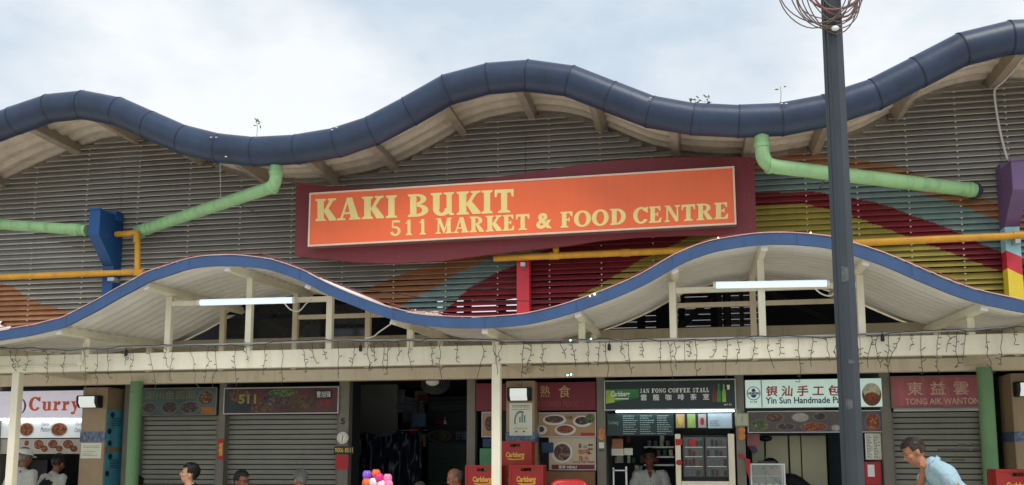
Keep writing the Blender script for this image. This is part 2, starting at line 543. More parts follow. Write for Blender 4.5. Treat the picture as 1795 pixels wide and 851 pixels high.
m_colred = M('column_red', C(196, 44, 58), 0.5, var=0.10, streak=0.2, dirt=C(120, 30, 40))
m_colyel = M('column_yellow', C(224, 196, 52), 0.5, var=0.08, streak=0.2, dirt=C(140, 120, 40))
m_fascia = M('fascia_blue', C(54, 84, 128), 0.45, var=0.14, scale=3, streak=0.45, dirt=C(40, 52, 80), grain=0.1)
m_soffit = M('canopy_sheet', C(234, 231, 222), 0.55, var=0.07, scale=3, streak=0.0, grain=0.08)
m_cream = M('cream_steel', C(240, 233, 208), 0.5, var=0.05, scale=4, streak=0.26, dirt=C(160, 146, 116), grain=0.16)
m_creamb = M('cream_concrete', C(222, 208, 182), 0.65, var=0.06, scale=3, streak=0.35, dirt=C(128, 112, 90), grain=0.10)
m_endcap = M('rafter_end_white', C(240, 238, 230), 0.4, var=0.05)
m_wall = M('wall_tan', C(176, 164, 140), 0.7, var=0.10, scale=2.5, streak=0.35)
m_black = M('black_rubber', C(26, 26, 28), 0.55, var=0.2)
m_cable = M('dark_cable', C(58, 58, 52), 0.6, var=0.2)
m_conduit = M('conduit_pvc', C(216, 214, 204), 0.4, var=0.08, streak=0.2)
m_galv = M('galvanised', C(170, 174, 178), 0.35, 0.6, var=0.12)
m_glass = M('dark_glass', C(30, 36, 42), 0.12, var=0.3, scale=1.0, spec=0.6)
m_tube = M('lamp_tube', (.6, .62, .64), 0.4, var=0.0, emit=0.62, emit_col=(0.66, 0.82, 0.98))
m_white = M('white_plastic', C(232, 232, 228), 0.4, var=0.05)
m_pole = M('lamp_post_paint', C(52, 59, 65), 0.34, var=0.14, scale=3, streak=0.30, dirt=C(40, 48, 54), grain=0.12)
m_leaf = M('leaf', C(150, 162, 112), 0.6, var=0.25)

# ------------------------------------------------------------------ ground
g = MB().add([(-400, -300, 0), (400, -300, 0), (400, 500, 0), (-400, 500, 0)], [(0, 1, 2, 3)])
build(g, 'ground', m_ground, kind='structure')

# ------------------------------------------------------------------ planes of the building
Y_TUBE, Y_LOUV, Y_COL = 11.0, 12.2, 12.0
Y_FASC, Y_BEAM, Y_BACK, Y_WALL = 9.6, 10.2, 11.5, 11.95
Y_STALL = 12.0
Y_REAR = 24.0

hall = thing('market_hall', 'long market hall with wavy dark blue gutter and louvred gable above the stalls', 'building', (at(900, 805, 12).x, 12.6, 0))

# dark blue gutter pipe along the wavy eaves
TUBE_PX = [(-190, 300), (-130, 283), (-80, 258), (-30, 234), (27, 211), (88, 190), (146, 185), (208, 196), (263, 220), (322, 246), (385, 261), (448, 266), (522, 262),
           (591, 250), (653, 229), (718, 196), (785, 158), (857, 138), (925, 132), (1000, 142), (1070, 170), (1140, 197), (1215, 210),
           (1295, 213), (1370, 209), (1447, 195), (1533, 166), (1608, 127), (1686, 88), (1770, 67), (1850, 62), (1930, 70), (2000, 96)]
tub = [at(a, b, Y_TUBE) for a, b in TUBE_PX if -140 < a < 1860]
# the wave goes on beyond both picture edges
x_c1, x_c2, x_c3 = at(146, 185, Y_TUBE).x, at(925, 132, Y_TUBE).x, at(1850, 62, Y_TUBE).x
z_c1, z_c2, z_c3 = at(146, 185, Y_TUBE).z, at(925, 132, Y_TUBE).z, at(1850, 62, Y_TUBE).z
core = list(tub)
tub += [p + Vector((x_c3 - x_c2, 0, z_c3 - z_c2)) for p in core if x_c2 + .1 < p.x <= x_c3 - .4]
tub = [p + Vector((x_c1 - x_c2, 0, z_c1 - z_c2)) for p in core if x_c1 < p.x < x_c2 and p.x + x_c1 - x_c2 < core[0].x - .2] + tub
R_TUBE, NT = 0.192, 26
jit = random.Random(9)
J = [(jit.uniform(.988, 1.014), Vector((0, jit.uniform(-.006, .006), jit.uniform(-.006, .006)))) for _ in tub]
def ring_at(i, r, push=0.0):
    p = tub[i] + J[i][1]
    r = r * J[i][0]
    d = (tub[min(i + 1, len(tub) - 1)] - tub[max(i - 1, 0)]).normalized()
    n = Vector((-d.z, 0, d.x))
    return [p + d * push + (n * math.cos(2 * math.pi * j / NT)) * r + Vector((0, 1, 0)) * math.sin(2 * math.pi * j / NT) * r for j in range(NT)]
for i in range(len(tub) - 1):
    mb = MB()
    a, b = ring_at(i, R_TUBE * 1.012), ring_at(i + 1, R_TUBE * 0.99)
    mid = [(p + q) / 2 for p, q in zip(a, b)]
    vs = a + mid + b
    fs = [(k * NT + j, (k + 1) * NT + j, (k + 1) * NT + (j + 1) % NT, k * NT + (j + 1) % NT) for k in range(2) for j in range(NT)]
    mb.add(vs, fs)
    seg = build(mb, 'gutter_segment', m_gutter, hall, smooth=True)
    if i > 0:
        mb = MB()
        a, b = ring_at(i, R_TUBE * 1.026, -0.008), ring_at(i, R_TUBE * 1.026, 0.008)
        mb.add(a + b, [(j, NT + j, NT + (j + 1) % NT, (j + 1) % NT) for j in range(NT)])
        build(mb, 'seam_band', m_seam, seg, smooth=True)

# bright splashes (bird lime / sealant) on the gutter
splash = MB()
for px, py in [(370, 241), (379, 241), (396, 275), (582, 228), (590, 224), (1140, 172), (1370, 182), (1378, 182), (1236, 178)]:
    p = at(px, py, 10.80)
    splash.ell(p, (0.018, 0.010, 0.006), 8, 5)

zroof = Curve1([(p.x, p.z) for p in tub])
XL, XR = tub[0].x, tub[-1].x

# corrugated roof sheet: ribs run with the wave
def roof_pt(u, v):
    x = XL + (XR - XL) * u
    y = Y_TUBE - 0.02 + 2.4 * v
    ph = (y / 0.25) % 1.0
    tr = 0.0 if ph < 0.38 else (0.055 if 0.5 < ph < 0.88 else 0.055 * ((ph - 0.38) / 0.12 if ph <= 0.5 else (1 - (ph - 0.88) / 0.12)))
    return (x, y, zroof(x) + 0.02 + tr)
mb = MB().grid(roof_pt, 150, 96, flip=True)
build(mb, 'roof_sheet', m_roof, hall, auto=True)
mb = MB().grid(lambda u, v: (XL + (XR - XL) * u, 11.2 + (Y_REAR - 11.2) * v, zroof(XL + (XR - XL) * u) + 0.18), 90, 1)
build(mb, 'roof_deck', m_steel_dark, hall, smooth=True)

# beams that carry the eaves
for px, py in [(-105, 258), (37, 236), (150, 212), (273, 243), (402, 288), (527, 286), (640, 256), (770, 195), (905, 162), (1040, 190), (1183, 234),
               (1318, 243), (1452, 225), (1612, 165), (1800, 98), (1985, 110), (2170, 200), (2360, 240)]:
    p = at(px, py, Y_TUBE)
    x = p.x
    z = zroof(x) - 0.05
    sl = math.atan(zroof.slope(x))
    mb = MB()
    up = (-math.sin(sl), 0, math.cos(sl))
    mb.bar((x, Y_TUBE + 0.05, z), (x, Y_LOUV + 0.25, z), 0.10, 0.17, up)
    build(mb, 'roof_beam', m_beam_tan, hall, bevel=0.006)

# canopy profile (top of the blue fascia)
FASC_PX = [(-140, 590), (-70, 592), (0, 580), (50, 572), (84, 564), (110, 557), (137, 543.5), (167, 528), (200, 509), (234, 491), (253, 480), (300, 464), (321, 457), (352, 451), (382, 449),
           (415, 449), (450, 452), (480, 457), (531, 475), (577, 498), (623, 518), (678, 538), (715, 548), (776, 555.5), (837, 557), (880, 555), (924, 550),
           (982, 536), (1050, 513), (1118, 484), (1186, 446), (1220, 432), (1255, 421.5), (1320, 411), (1360, 409), (1400, 410), (1456, 416), (1497, 427), (1558, 448), (1626, 477),
           (1695, 504), (1763, 521), (1820, 530), (1880, 528), (1960, 512)]
fq = [at(a, b, Y_FASC) for a, b in FASC_PX if -150 < a < 1850]
per = at(1375, 409, Y_FASC).x - at(395, 449, Y_FASC).x
fq += [p + Vector((per, 0, 0)) for p in fq if p.x + per > fq[-1].x + .15 and p.x < fq[-1].x]
fl0 = fq[0].x
fq = [p - Vector((per, 0, 0)) for p in fq if p.x - per < fl0 - 1.6 and p.x > fl0 + .1] + fq
zfas = Curve1([(p.x, p.z) for p in fq])
RISE = 0.035
def zcan(x, y):
    """underside of the canopy sheet"""
    return zfas(x) - 0.06 + RISE * (y - Y_FASC)

# ------------------------------------------------------------------ painted louvres
B_GO = [(600, 528), (640, 508), (673, 492), (723, 473), (795, 455), (900, 418), (1050, 362), (1200, 308), (1330, 272), (1400, 267), (1490, 279), (1556, 287), (1593, 298), (1621, 309), (1680, 331), (1734, 351), (1800, 374), (1900, 415)]
B_OT = [(660, 565), (690, 545), (705, 533), (735, 515), (765, 502), (787, 485), (807, 475), (900, 430), (1050, 374), (1200, 330), (1330, 301), (1400, 299), (1490, 308), (1560, 322), (1603, 335), (1656, 350), (1688, 361), (1709, 370), (1757, 391), (1800, 407), (1900, 448)]
B_TR = [(740, 575), (767, 552), (795, 528), (817, 507), (849, 488), (870, 477), (904, 463), (1000, 415), (1120, 372), (1250, 345), (1330, 337), (1420, 335), (1491, 346), (1533, 354), (1568, 365), (1603, 379), (1639, 391), (1688, 410), (1718, 427), (1762, 443), (1800, 460), (1900, 505)]
B_RY = [(960, 560), (1002, 525), (1017, 515), (1045, 502), (1084, 478), (1117, 457), (1174, 432), (1230, 400), (1280, 375), (1331, 359), (1400, 356), (1444, 364), (1494, 379), (1536, 394), (1591, 415), (1656, 439), (1718, 462), (1762, 479), (1800, 497), (1900, 545)]
B_LO = [(-200, 430), (-60, 474), (0, 497), (18, 501), (33, 513), (48, 523), (65, 531), (100, 540), (140, 556), (200, 590)]
B_LR = [(-200, 510), (0, 564), (25, 580), (60, 610)]
def lin(pts):
    q = [at(a, b, Y_LOUV - 0.02) for a, b in pts]
    return [p.x for p in q], [p.z for p in q]
LB = [lin(b) for b in (B_GO, B_OT, B_TR, B_RY)]
LL = [lin(b) for b in (B_LO, B_LR)]
def band(x, z):
    k = 0
    if x > LB[0][0][0]:
        for i, (xs, zs) in enumerate(LB):
            if x > xs[0] and z < np.interp(x, xs, zs):
                k = i + 1
    if k == 0 and x < LL[0][0][-1]:
        if z < np.interp(x, *LL[0]): k = 1
        if x < LL[1][0][-1] and z < np.interp(x, *LL[1]): k = 3
    return k
MAT_SLAT = [m_slat, m_slat_o, m_slat_t, m_slat_r, m_slat_y, m_lip]

XC = [at(191, 470, Y_COL).x, at(917, 500, Y_COL).x, at(1778, 470, Y_COL).x]
CW = 0.165
bays = [(XL + 0.2, XC[0] - 0.003), (XC[0] + 0.003, XC[1] - 0.003), (XC[1] + 0.003, XC[2] - 0.003), (XC[2] + 0.003, XR - 0.2)]
PITCH_S = 0.0775
Z_BOT = 2.9
x_gap0, x_gap1 = at(772, 520, Y_LOUV).x, at(1118, 520, Y_LOUV).x
clip_mb = MB()
rng = random.Random(5)
def slat_mesh(x0, x1, z, squeeze, tilt):
    zt, zb = z + 0.047, z - 0.033 + squeeze
    yb, yf = Y_LOUV + 0.05, Y_LOUV - 0.02
    mb = MB()
    w = lambda x: tilt * (x - (x0 + x1) / 2)
    xs = np.arange(x0, x1 + 0.0001, 0.025)
    def runs(zz):
        cs, cur = [], None
        for x in xs:
            k = band(x, zz)
            if k != cur:
                cs.append([k, float(x)])
                cur = k
        return [(k, x0 if i == 0 else x, x1 if i == len(cs) - 1 else cs[i + 1][1]) for i, (k, x) in enumerate(cs)]
    NS = 4
    if len(runs(zb)) == 1 and runs(zb)[0][0] == runs(zt)[0][0] and len(runs(zt)) == 1:
        NS = 1
    for s_ in range(NS):
        u0, u1 = s_ / NS, (s_ + 1) / NS
        za, zc = zb + (zt - zb) * u0, zb + (zt - zb) * u1
        ya, yc = yf + (yb - yf) * u0, yf + (yb - yf) * u1
        for k, a, e in runs((za + zc) / 2):
            mb.add([(a, ya, za + w(a)), (e, ya, za + w(e)), (e, yc, zc + w(e)), (a, yc, zc + w(a))], [(0, 1, 2, 3)], k)
    for k, a, e in runs(zb):
        lipm = 5 if k == 0 else k
        mb.add([(a, yf - 0.002, zb - 0.008 + w(a)), (e, yf - 0.002, zb - 0.008 + w(e)), (e, yf, zb + w(e)), (a, yf, zb + w(a)),
                (a, yf + 0.016, zb - 0.009 + w(a)), (e, yf + 0.016, zb - 0.009 + w(e))], [(0, 1, 2, 3)], lipm)
        mb.add([(a, yf + 0.016, zb - 0.009 + w(a)), (e, yf + 0.016, zb - 0.009 + w(e)), (e, yf - 0.002, zb - 0.008 + w(e)), (a, yf - 0.002, zb - 0.008 + w(a))], [(0, 1, 2, 3)], k)
    return mb
rows = int((7.6 - Z_BOT) / PITCH_S)
for r in range(rows):
    z = Z_BOT + r * PITCH_S
    for bi, (bx0, bx1) in enumerate(bays):
        xs = np.append(np.arange(bx0, bx1, 0.04), bx1)
        ok = [(zcan(x, Y_LOUV) + 0.02 < z < zroof(x) - 0.03) for x in xs]
        i = 0
        while i < len(xs):
            if not ok[i]:
                i += 1
                continue
            j = i
            while j + 1 < len(xs) and ok[j + 1]:
                j += 1
            if xs[j] - xs[i] > 0.16:
                a, b = xs[i], xs[j]
                sq = 0.016 if bi in (1, 2) and 3.30 < z < 3.95 and r % 5 != 0 else 0.0
                build(slat_mesh(a, b, z, sq, rng.uniform(-0.0003, 0.0003)), 'slat', MAT_SLAT, hall)
                for px in range(-40, 1900, 90):
                    x = at(px + 13, 350, Y_LOUV).x
                    if a + 0.05 < x < b - 0.05:
                        clip_mb.box(x - 0.008, x + 0.008, Y_LOUV - 0.024, Y_LOUV + 0.0, z - 0.055, z - 0.043)
            i = j + 1
build(clip_mb, 'slat_clip', m_lip, hall, kind='stuff')

# upper columns with rain hoppers
def column(x, parts, name='column'):
    c = MB()
    for (z0, z1a, z1b, z0b, mi) in parts:
        c.prism([(x - CW / 2, z0), (x + CW / 2, z0b), (x + CW / 2, z1b), (x - CW / 2, z1a)], Y_COL - 0.02, Y_COL + 0.16, mi)
    return c
zb0 = 2.75
build(column(XC[0], [(zb0, at(163, 372, 12).z, at(163, 372, 12).z, zb0, 0)]), 'column', [m_blue], hall, bevel=0.004)
ztop = at(917, 455, Y_COL).z
build(column(XC[1], [(zb0, ztop, ztop, zb0, 0), (ztop + .001, 4.6, 4.6, ztop + .001, 1)]), 'column', [m_colred, m_beam_tan], hall)
za, zb_, zc_ = at(1770, 399, Y_COL).z, at(1762, 440, Y_COL).z, at(1762, 471, Y_COL).z
zb2, zc2 = at(1790, 451, Y_COL).z, at(1790, 484, Y_COL).z
build(column(XC[2], [(zb0, zc_, zc2, zb0, 2), (zc_, zb_, zb2, zc2, 1), (zb_, za, za, zb2, 0), (za, at(1785, 286, 12).z, at(1785, 286, 12).z, za, 3)]), 'column', [m_colblue, m_colred, m_colyel, m_purple], hall)
def hopper(x, zt, zm, zl, mat, yf):
    h = MB()
    w = 0.172
    h.prism_x([(yf, zt), (yf, zm), (Y_COL - 0.03, zl), (Y_COL + 0.10, zl), (Y_COL + 0.10, zt)], x - w / 2, x + w / 2)
    o = build(h, 'rain_hopper', mat, hall, bevel=0.008)
    r = MB()
    r.box(x - w / 2 - 0.012, x + w / 2 + 0.012, yf - 0.012, yf + 0.015, zt - 0.022, zt + 0.006)
    build(r, 'hopper_rim', mat, o)
    r = MB().box(x + w / 2 + 0.002, x + w / 2 + 0.05, Y_COL - 0.06, Y_COL + 0.05, zt - 0.10, zt - 0.02)
    build(r, 'side_bracket', mat, o)
hopper(XC[0], at(163, 366, 11.6).z, at(160, 412, 11.6).z, at(192, 467, 12).z, m_blue, 11.6)
hopper(XC[2], at(1785, 279, 11.6).z, at(1785, 333, 11.6).z, at(1778, 397, 12).z, m_purple, 11.6)

# sill wall below the arched openings, slab, dark hall inside
zsill = at(1250, 574, Y_WALL).z
mb = MB().box(XL - 1, XR + 1, Y_WALL, Y_WALL + 0.12, 2.62, zsill)
build(mb, 'sill_wall', m_wall, hall)
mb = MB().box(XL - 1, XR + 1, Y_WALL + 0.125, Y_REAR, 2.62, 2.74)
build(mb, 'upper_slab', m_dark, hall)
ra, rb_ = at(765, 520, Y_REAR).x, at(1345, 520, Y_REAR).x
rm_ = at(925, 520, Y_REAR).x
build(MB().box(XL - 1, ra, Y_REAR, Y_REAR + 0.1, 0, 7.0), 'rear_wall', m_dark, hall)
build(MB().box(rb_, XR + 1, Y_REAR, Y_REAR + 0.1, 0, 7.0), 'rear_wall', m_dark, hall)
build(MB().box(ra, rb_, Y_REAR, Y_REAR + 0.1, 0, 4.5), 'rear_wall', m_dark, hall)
mb = MB()
z = 4.6
while z < 7.0:
    mb.bar((ra, Y_REAR, z), (rm_, Y_REAR, z), 0.02, 0.03, (0, 0.2, 1))
    z += 0.40
z = 4.55
while z < 7.0:
    mb.bar((rm_, Y_REAR, z), (rb_, Y_REAR, z), 0.02, 0.146, (0, 0.2, 1))
    z += 0.15
build(mb, 'rear_slat', m_slat, hall, kind='stuff')
mb = MB()
for i in range(14):
    x = ra + (rb_ - ra) * (i + 0.5) / 14 + rng.uniform(-0.3, 0.3)
    mb.box(x - 0.05 - rng.random() * 0.25, x + 0.05, Y_REAR - 0.4, Y_REAR - 0.25, 2.74, 6.6)
build(mb, 'rear_post', m_dark, hall, kind='stuff')  # random bars added to break the bright gaps into dashes
for x0, x1, y in ((at(1180, 560, 15).x, at(1330, 500, 15).x, 15.0), (at(1500, 500, 15).x, at(1230, 575, 15).x, 15.4)):
    build(MB().bar((x0, y, 3.4), (x1, y, 4.7), 0.07, 0.09), 'truss_bar', m_steel_dark, hall)
for px in (1262, 1275, 1300, 640, 480):
    x = at(px, 540, 14.5).x
    build(MB().box(x - 0.03, x + 0.03, 14.5, 14.58, 2.74, 5.2), 'truss_bar', m_steel_dark, hall)
# glazed panes behind the left arch
for a, b in ((440, 512), (524, 571), (583, 641), (400, 430)):
    for c, d in ((534, 551), (560, 590)):
        X0, X1, Z0, Z1 = rect(a, c, b, d, 12.05)
        pane = build(MB().box(X0 - .03, X1 + .03, 12.05, 12.06, Z0 - .01, Z1 + .01), 'window_pane', m_glass, hall)

build(splash, 'sealant_splash', m_white, hall, kind='stuff')

# ------------------------------------------------------------------ little plants on the gutter
def sprout(px, py0, py1, n, label):
    p, q = at(px, py0, Y_TUBE), at(px, py1, Y_TUBE)
    t = thing('gutter_weed', label, 'weed', p)
    st = MB().tube([p, p.lerp(q, 0.5) + Vector((0.008, 0, 0)), q], 0.004, 5)
    build(st, 'stem', m_leaf, t)
    lf = MB()
    for i in range(n):
        a = q + Vector((rng.uniform(-.06, .07), rng.uniform(-.04, .04), rng.uniform(-.07, .04)))
        d = Vector((rng.uniform(-1, 1), rng.uniform(-.4, .4), rng.uniform(-.3, .5))).normalized() * 0.03
        e = Vector((0, 0.5, 0.6)).cross(d).normalized() * 0.011
        lf.add([a - d, a + e, a + d, a - e], [(0, 1, 2, 3)])
    build(lf, 'leaves', m_leaf, t, kind='stuff')
sprout(450, 241, 213, 9, 'lone spindly weed growing from the trough of the blue gutter')
sprout(1218, 181, 176, 8, 'low weed tuft sprouting on the blue gutter above the orange sign')
sprout(1240, 182, 175, 10, 'second low weed tuft on the gutter, nearer the lamp post')
sprout(1368, 180, 152, 2, 'thin bare stalk standing on the gutter left of the lamp post')

# ------------------------------------------------------------------ big orange market sign
YS0, YS1 = 11.72, 11.56
sg = thing('market_sign', 'big orange signboard with cream serif lettering on wavy maroon backing', 'sign', at(915, 449, 11.75))
TOP = [(519, 321), (560, 325.5), (600, 328.5), (650, 329.5), (700, 328), (760, 323), (820, 316), (880, 309), (923, 303), (1010, 290), (1097, 279.5), (1184, 276), (1260, 275.5), (1322, 276)]
BOT = [(517, 449), (577, 455), (623, 460), (684, 462), (730, 460), (776, 457), (837, 449), (900, 441), (950, 436), (1000, 430), (1050, 422), (1117, 416), (1184, 413), (1326, 411)]
poly = [at(a, b, YS0) for a, b in BOT] + [at(a, b, YS0) for a, b in reversed(TOP)]
build(MB().prism([(p.x, p.z) for p in poly], YS0, YS0 + 0.06), 'backing_panel', m_maroon, sg, bevel=0.004)
q4 = [at(543, 339, YS1), at(1287, 292, YS1), at(1291, 394, YS1), at(540, 433, YS1)]
q4 = [(p.x, p.z) for p in q4]
def inset(q, d):
    cx, cz = sum(p[0] for p in q) / 4, sum(p[1] for p in q) / 4
    return [(x - math.copysign(d, x - cx), z - math.copysign(d, z - cz)) for x, z in q]
bx = build(MB().prism(inset(q4, 0.003), YS1 + 0.006, YS0 - 0.001), 'sign_box', m_boxside, sg)
qi = inset(q4, 0.022)
fr = MB()
for i in range(4):
    j = (i + 1) % 4
    fr.prism([q4[i], q4[j], qi[j], qi[i]], YS1 - 0.014, YS1 + 0.006)
build(fr, 'frame', m_frame, bx)
build(MB().prism(qi, YS1 - 0.004, YS1 + 0.0055), 'face_panel', m_orange, bx)
# panel joints and fixings of the sign
for px, py in ((524, 335), (524, 400), (524, 440), (1312, 290), (1313, 340), (1316, 398), (700, 450), (860, 440), (1060, 287), (1180, 282), (620, 448)):
    p = at(px, py, YS0)
    build(MB().tube([p + Vector((0, .0, 0)), p + Vector((0, -.006, 0))], .009, 8), 'bolt', m_boxside, sg, auto=True)
def line_letters(items, base, top):
    for ch, x0, x1 in items:
        def fmap(u, v, x0=x0, x1=x1):
            px = x0 + (x1 - x0) * u
            b_ = np.interp(px, [p[0] for p in base], [p[1] for p in base])
            t_ = np.interp(px, [p[0] for p in top], [p[1] for p in top])
            p = at(px, b_ + (t_ - b_) * v, YS1 - 0.004)
            return p.x, p.z
        mb = MB()
        if ch in GLYPH:
            glyph_on(mb, ch, fmap, YS1 - 0.0042)
        else:
            vs, fs, _ = text_shape(ch, 0.035)
            pts = []
            for u, v in vs:
                x, z = fmap(u, v)
                pts.append((x, YS1 - 0.008, z))
            mb.add(pts, fs)
        build(mb, 'letter', m_letter, sg)
line_letters([('K', 553, 590), ('A', 591, 632), ('K', 634.5, 673.5), ('I', 676.5, 696), ('B', 715, 751), ('U', 755, 796), ('K', 800.5, 843), ('I', 844, 863.5), ('T', 867, 900.5)],
             [(560, 388.2), (893, 373)], [(560, 349.5), (893, 332)])
line_letters([('5', 684.5, 703), ('1', 711, 722.5), ('1', 735, 746.5), ('M', 763.5, 793), ('A', 794, 822), ('R', 823.5, 848.5), ('K', 851.5, 880), ('E', 881.5, 901.5), ('T', 904.5, 928),
              ('&', 940, 968), ('F', 982.5, 1003.5), ('O', 1006, 1036), ('O', 1037.5, 1067), ('D', 1069.5, 1097), ('C', 1110, 1136), ('E', 1137.5, 1159.5), ('N', 1165, 1192), ('T', 1194.5, 1218.5),
              ('R', 1221, 1249), ('E', 1252, 1276.5)],
             [(684, 414.3), (916, 403.7), (1276, 383.8)], [(684, 387.3), (916, 376), (1276, 354.8)])

# ------------------------------------------------------------------ drain pipes and gas pipe
def pipe_run(name, pts, r, mat, label, cat, bends=None, joints=()):
    p = [Vector(q) for q in pts]
    t = thing(name, label, cat, p[-1])
    mb = MB()
    path = []
    for i, q in enumerate(p):
        if 0 < i < len(p) - 1:
            a = (p[i - 1] - q)
            b = (p[i + 1] - q)
            k = min(r * 2.4, a.length * .45, b.length * .45)
            s, e = q + a.normalized() * k, q + b.normalized() * k
            for j in range(6):
                u = j / 5
                path.append((1 - u)**2 * s + 2 * u * (1 - u) * q + u * u * e)
        else:
            path.append(q)
    mb.tube(path, r, 16)
    build(mb, 'pipe', mat, t, auto=True)
    for i, u, w in joints:
        a, b = p[i], p[i + 1]
        d = (b - a).normalized()
        c = a.lerp(b, u)
        build(MB().tube([c - d * w / 2, c + d * w / 2], r * 1.10, 16), 'joint_collar', mat, t, auto=True)
    L = (p[-1] - p[-2]).length
    for u in (.3, .68):
        d = (p[-1] - p[-2]).normalized()
        c = p[-2].lerp(p[-1], u)
        build(MB().tube([c - d * .012, c + d * .012], r * 1.022, 16), 'clamp_band', mat, t, auto=True)
        build(MB().tube([c, Vector((c.x, 12.16, c.z + .02))], .009, 6), 'clamp_rod', m_clamp, t)
    return t
m_clamp = M('clamp_steel', C(120, 130, 112), .5, .3, var=.2)
a0 = at(484, 286, 11.05)
a1 = at(484, 326, 11.08)
a2 = at(243, 406, 12.02)
pipe_run('drain_pipe', [a0, a1, a2], 0.083, m_green, 'green drain pipe sloping down from the left trough of the blue gutter', 'drain pipe', joints=((0, .45, .05), (1, .02, .04), (1, .93, .10)))
b0, b1 = at(-140, 384, 11.72), at(152, 404, 11.72)
pipe_run('drain_pipe', [b0, b1], 0.078, m_green, 'green drain pipe entering the blue hopper from the left', 'drain pipe', joints=((0, .93, .16), (0, .5, .05)))
c0, c1, c2 = at(1335, 235, 11.02), at(1337, 290, 11.05), at(1708, 334, 12.0)
rp_ = pipe_run('drain_pipe', [c0, c1, c2], 0.085, m_green, 'green drain pipe running behind the lamp post towards the purple hopper', 'drain pipe', joints=((0, .35, .05), (1, .03, .04), (1, .975, .07)))
build(MB().tube([c2, c2 + Vector((0, 0.04, 0))], 0.105, 16), 'wall_flange', m_seam, rp_, auto=True)
build(MB().tube([a2, a2 + Vector((0, 0.05, 0))], 0.10, 16), 'wall_flange', m_green, bpy.data.objects['drain_pipe'], auto=True)

YG = 11.9
gp = thing('gas_pipe', 'yellow gas pipe along the louvres with riser beside the blue hopper', 'pipe', at(240, 480, YG))
build(MB().tube([at(-150, 492, YG), at(252, 477, YG)], 0.042, 14), 'pipe', m_yellow, gp, auto=True)
v0, v1 = at(241, 478, YG), at(241, 412, YG)
build(MB().tube(smooth_path([v0, v0.lerp(v1, .5), v0.lerp(v1, .92), v1 + Vector((-0.03, 0, .03)), at(226, 410, YG), at(204, 411, YG + .05)], 4), 0.042, 14), 'riser', m_yellow, gp, auto=True)
for pt in ((241, 477.5), (240, 420)):
    p = at(*pt, YG)
    build(MB().tube([p + Vector((0, 0, -.05)), p + Vector((0, 0, .05))], 0.05, 14), 'joint_collar', m_yellow, gp, auto=True)
p = at(198, 484, YG)
build(MB().box(p.x - .05, p.x + .05, YG - .05, YG + .1, p.z - .08, p.z - .03), 'pipe_clamp', m_galv, gp)
gp2 = thing('gas_pipe', 'yellow gas pipe below the orange sign passing behind the lamp post', 'pipe', at(1000, 448, YG))
build(MB().tube([at(866, 453.5, YG), at(1240, 437.5, YG), at(2500, 381, YG)], 0.044, 14), 'pipe', m_yellow, gp2, auto=True)
build(MB().tube([at(975, 449, YG), at(974, 425, YG)], 0.042, 14), 'riser', m_yellow, gp2, auto=True)
for pt in ((972, 449), (1096, 443.5), (1785, 413)):
    p = at(*pt, YG)
    d = (at(1240, 437.5, YG) - at(866, 453.5, YG)).normalized()
    build(MB().tube([p - d * .06, p + d * .06], 0.052, 14), 'joint_collar', m_yellow, gp2, auto=True)
for px, py in ((917, 461), (1783, 420)):
    p = at(px, py, YG - .04)
    build(MB().box(p.x - .03, p.x + .03, YG - .07, YG + .08, p.z - .05, p.z), 'pipe_clamp', m_galv, gp2)
# pale conduit from the right eaves beam to the purple hopper
pts = [at(1795, 100, 11.6), at(1762, 140, 12.05), at(1745, 156, 12.1), at(1744, 175, 12.12), at(1751, 220, 12.12), at(1759, 255, 12.12), at(1766, 280, 12.1)]
build(MB().tube(smooth_path(pts, 4), 0.014, 8), 'cable_conduit', m_conduit, label='pale conduit running down the louvres to the purple hopper', cat='conduit', smooth=True)
pts = [at(386, 288, 11.2), at(386, 310, 11.9), at(387, 349, 11.95)]
build(MB().tube(smooth_path(pts, 4), 0.006, 6), 'hanging_wire', m_conduit, label='thin pale wire hanging from the gutter above the left green pipe', cat='wire', smooth=True)
# ------------------------------------------------------------------ wavy front canopy
can = thing('wavy_canopy', 'wavy walkway canopy with blue fascia and cream steel frame in front of stalls', 'canopy', (at(900, 805, 10.2).x, 10.5, 0))
CXL, CXR = fq[0].x + .1, fq[-1].x - .1
N = 400
fm = MB()
for i in range(N + 1):
    x = CXL + (CXR - CXL) * i / N
    sl = zfas.slope(x)
    n = Vector((-sl, 0, 1)).normalized()
    z = zfas(x)
    for (dy, dz) in ((0, 0), (0, -.114), (.03, -.114), (.03, -.0)):
        fm.v.append((x + n.x * dz, Y_FASC + dy, z + n.z * dz))
for i in range(N):
    for k in range(4):
        k2 = (k + 1) % 4
        fm.f.append((i * 4 + k, i * 4 + k2, (i + 1) * 4 + k2, (i + 1) * 4 + k))
        fm.m.append(0)
fas = build(fm, 'fascia', m_fascia, can, auto=True)
m_fascj = M('fascia_joint', C(44, 66, 104), .5, var=.2)
# plate joints of the fascia
for px in (120, 330, 525, 690, 850, 1010, 1180, 1400, 1600):
    x = at(px, 500, Y_FASC).x
    z = zfas(x)
    build(MB().box(x - .003, x + .003, Y_FASC - .002, Y_FASC + .002, z - .108, z - .010), 'joint_strip', m_fascj, fas)
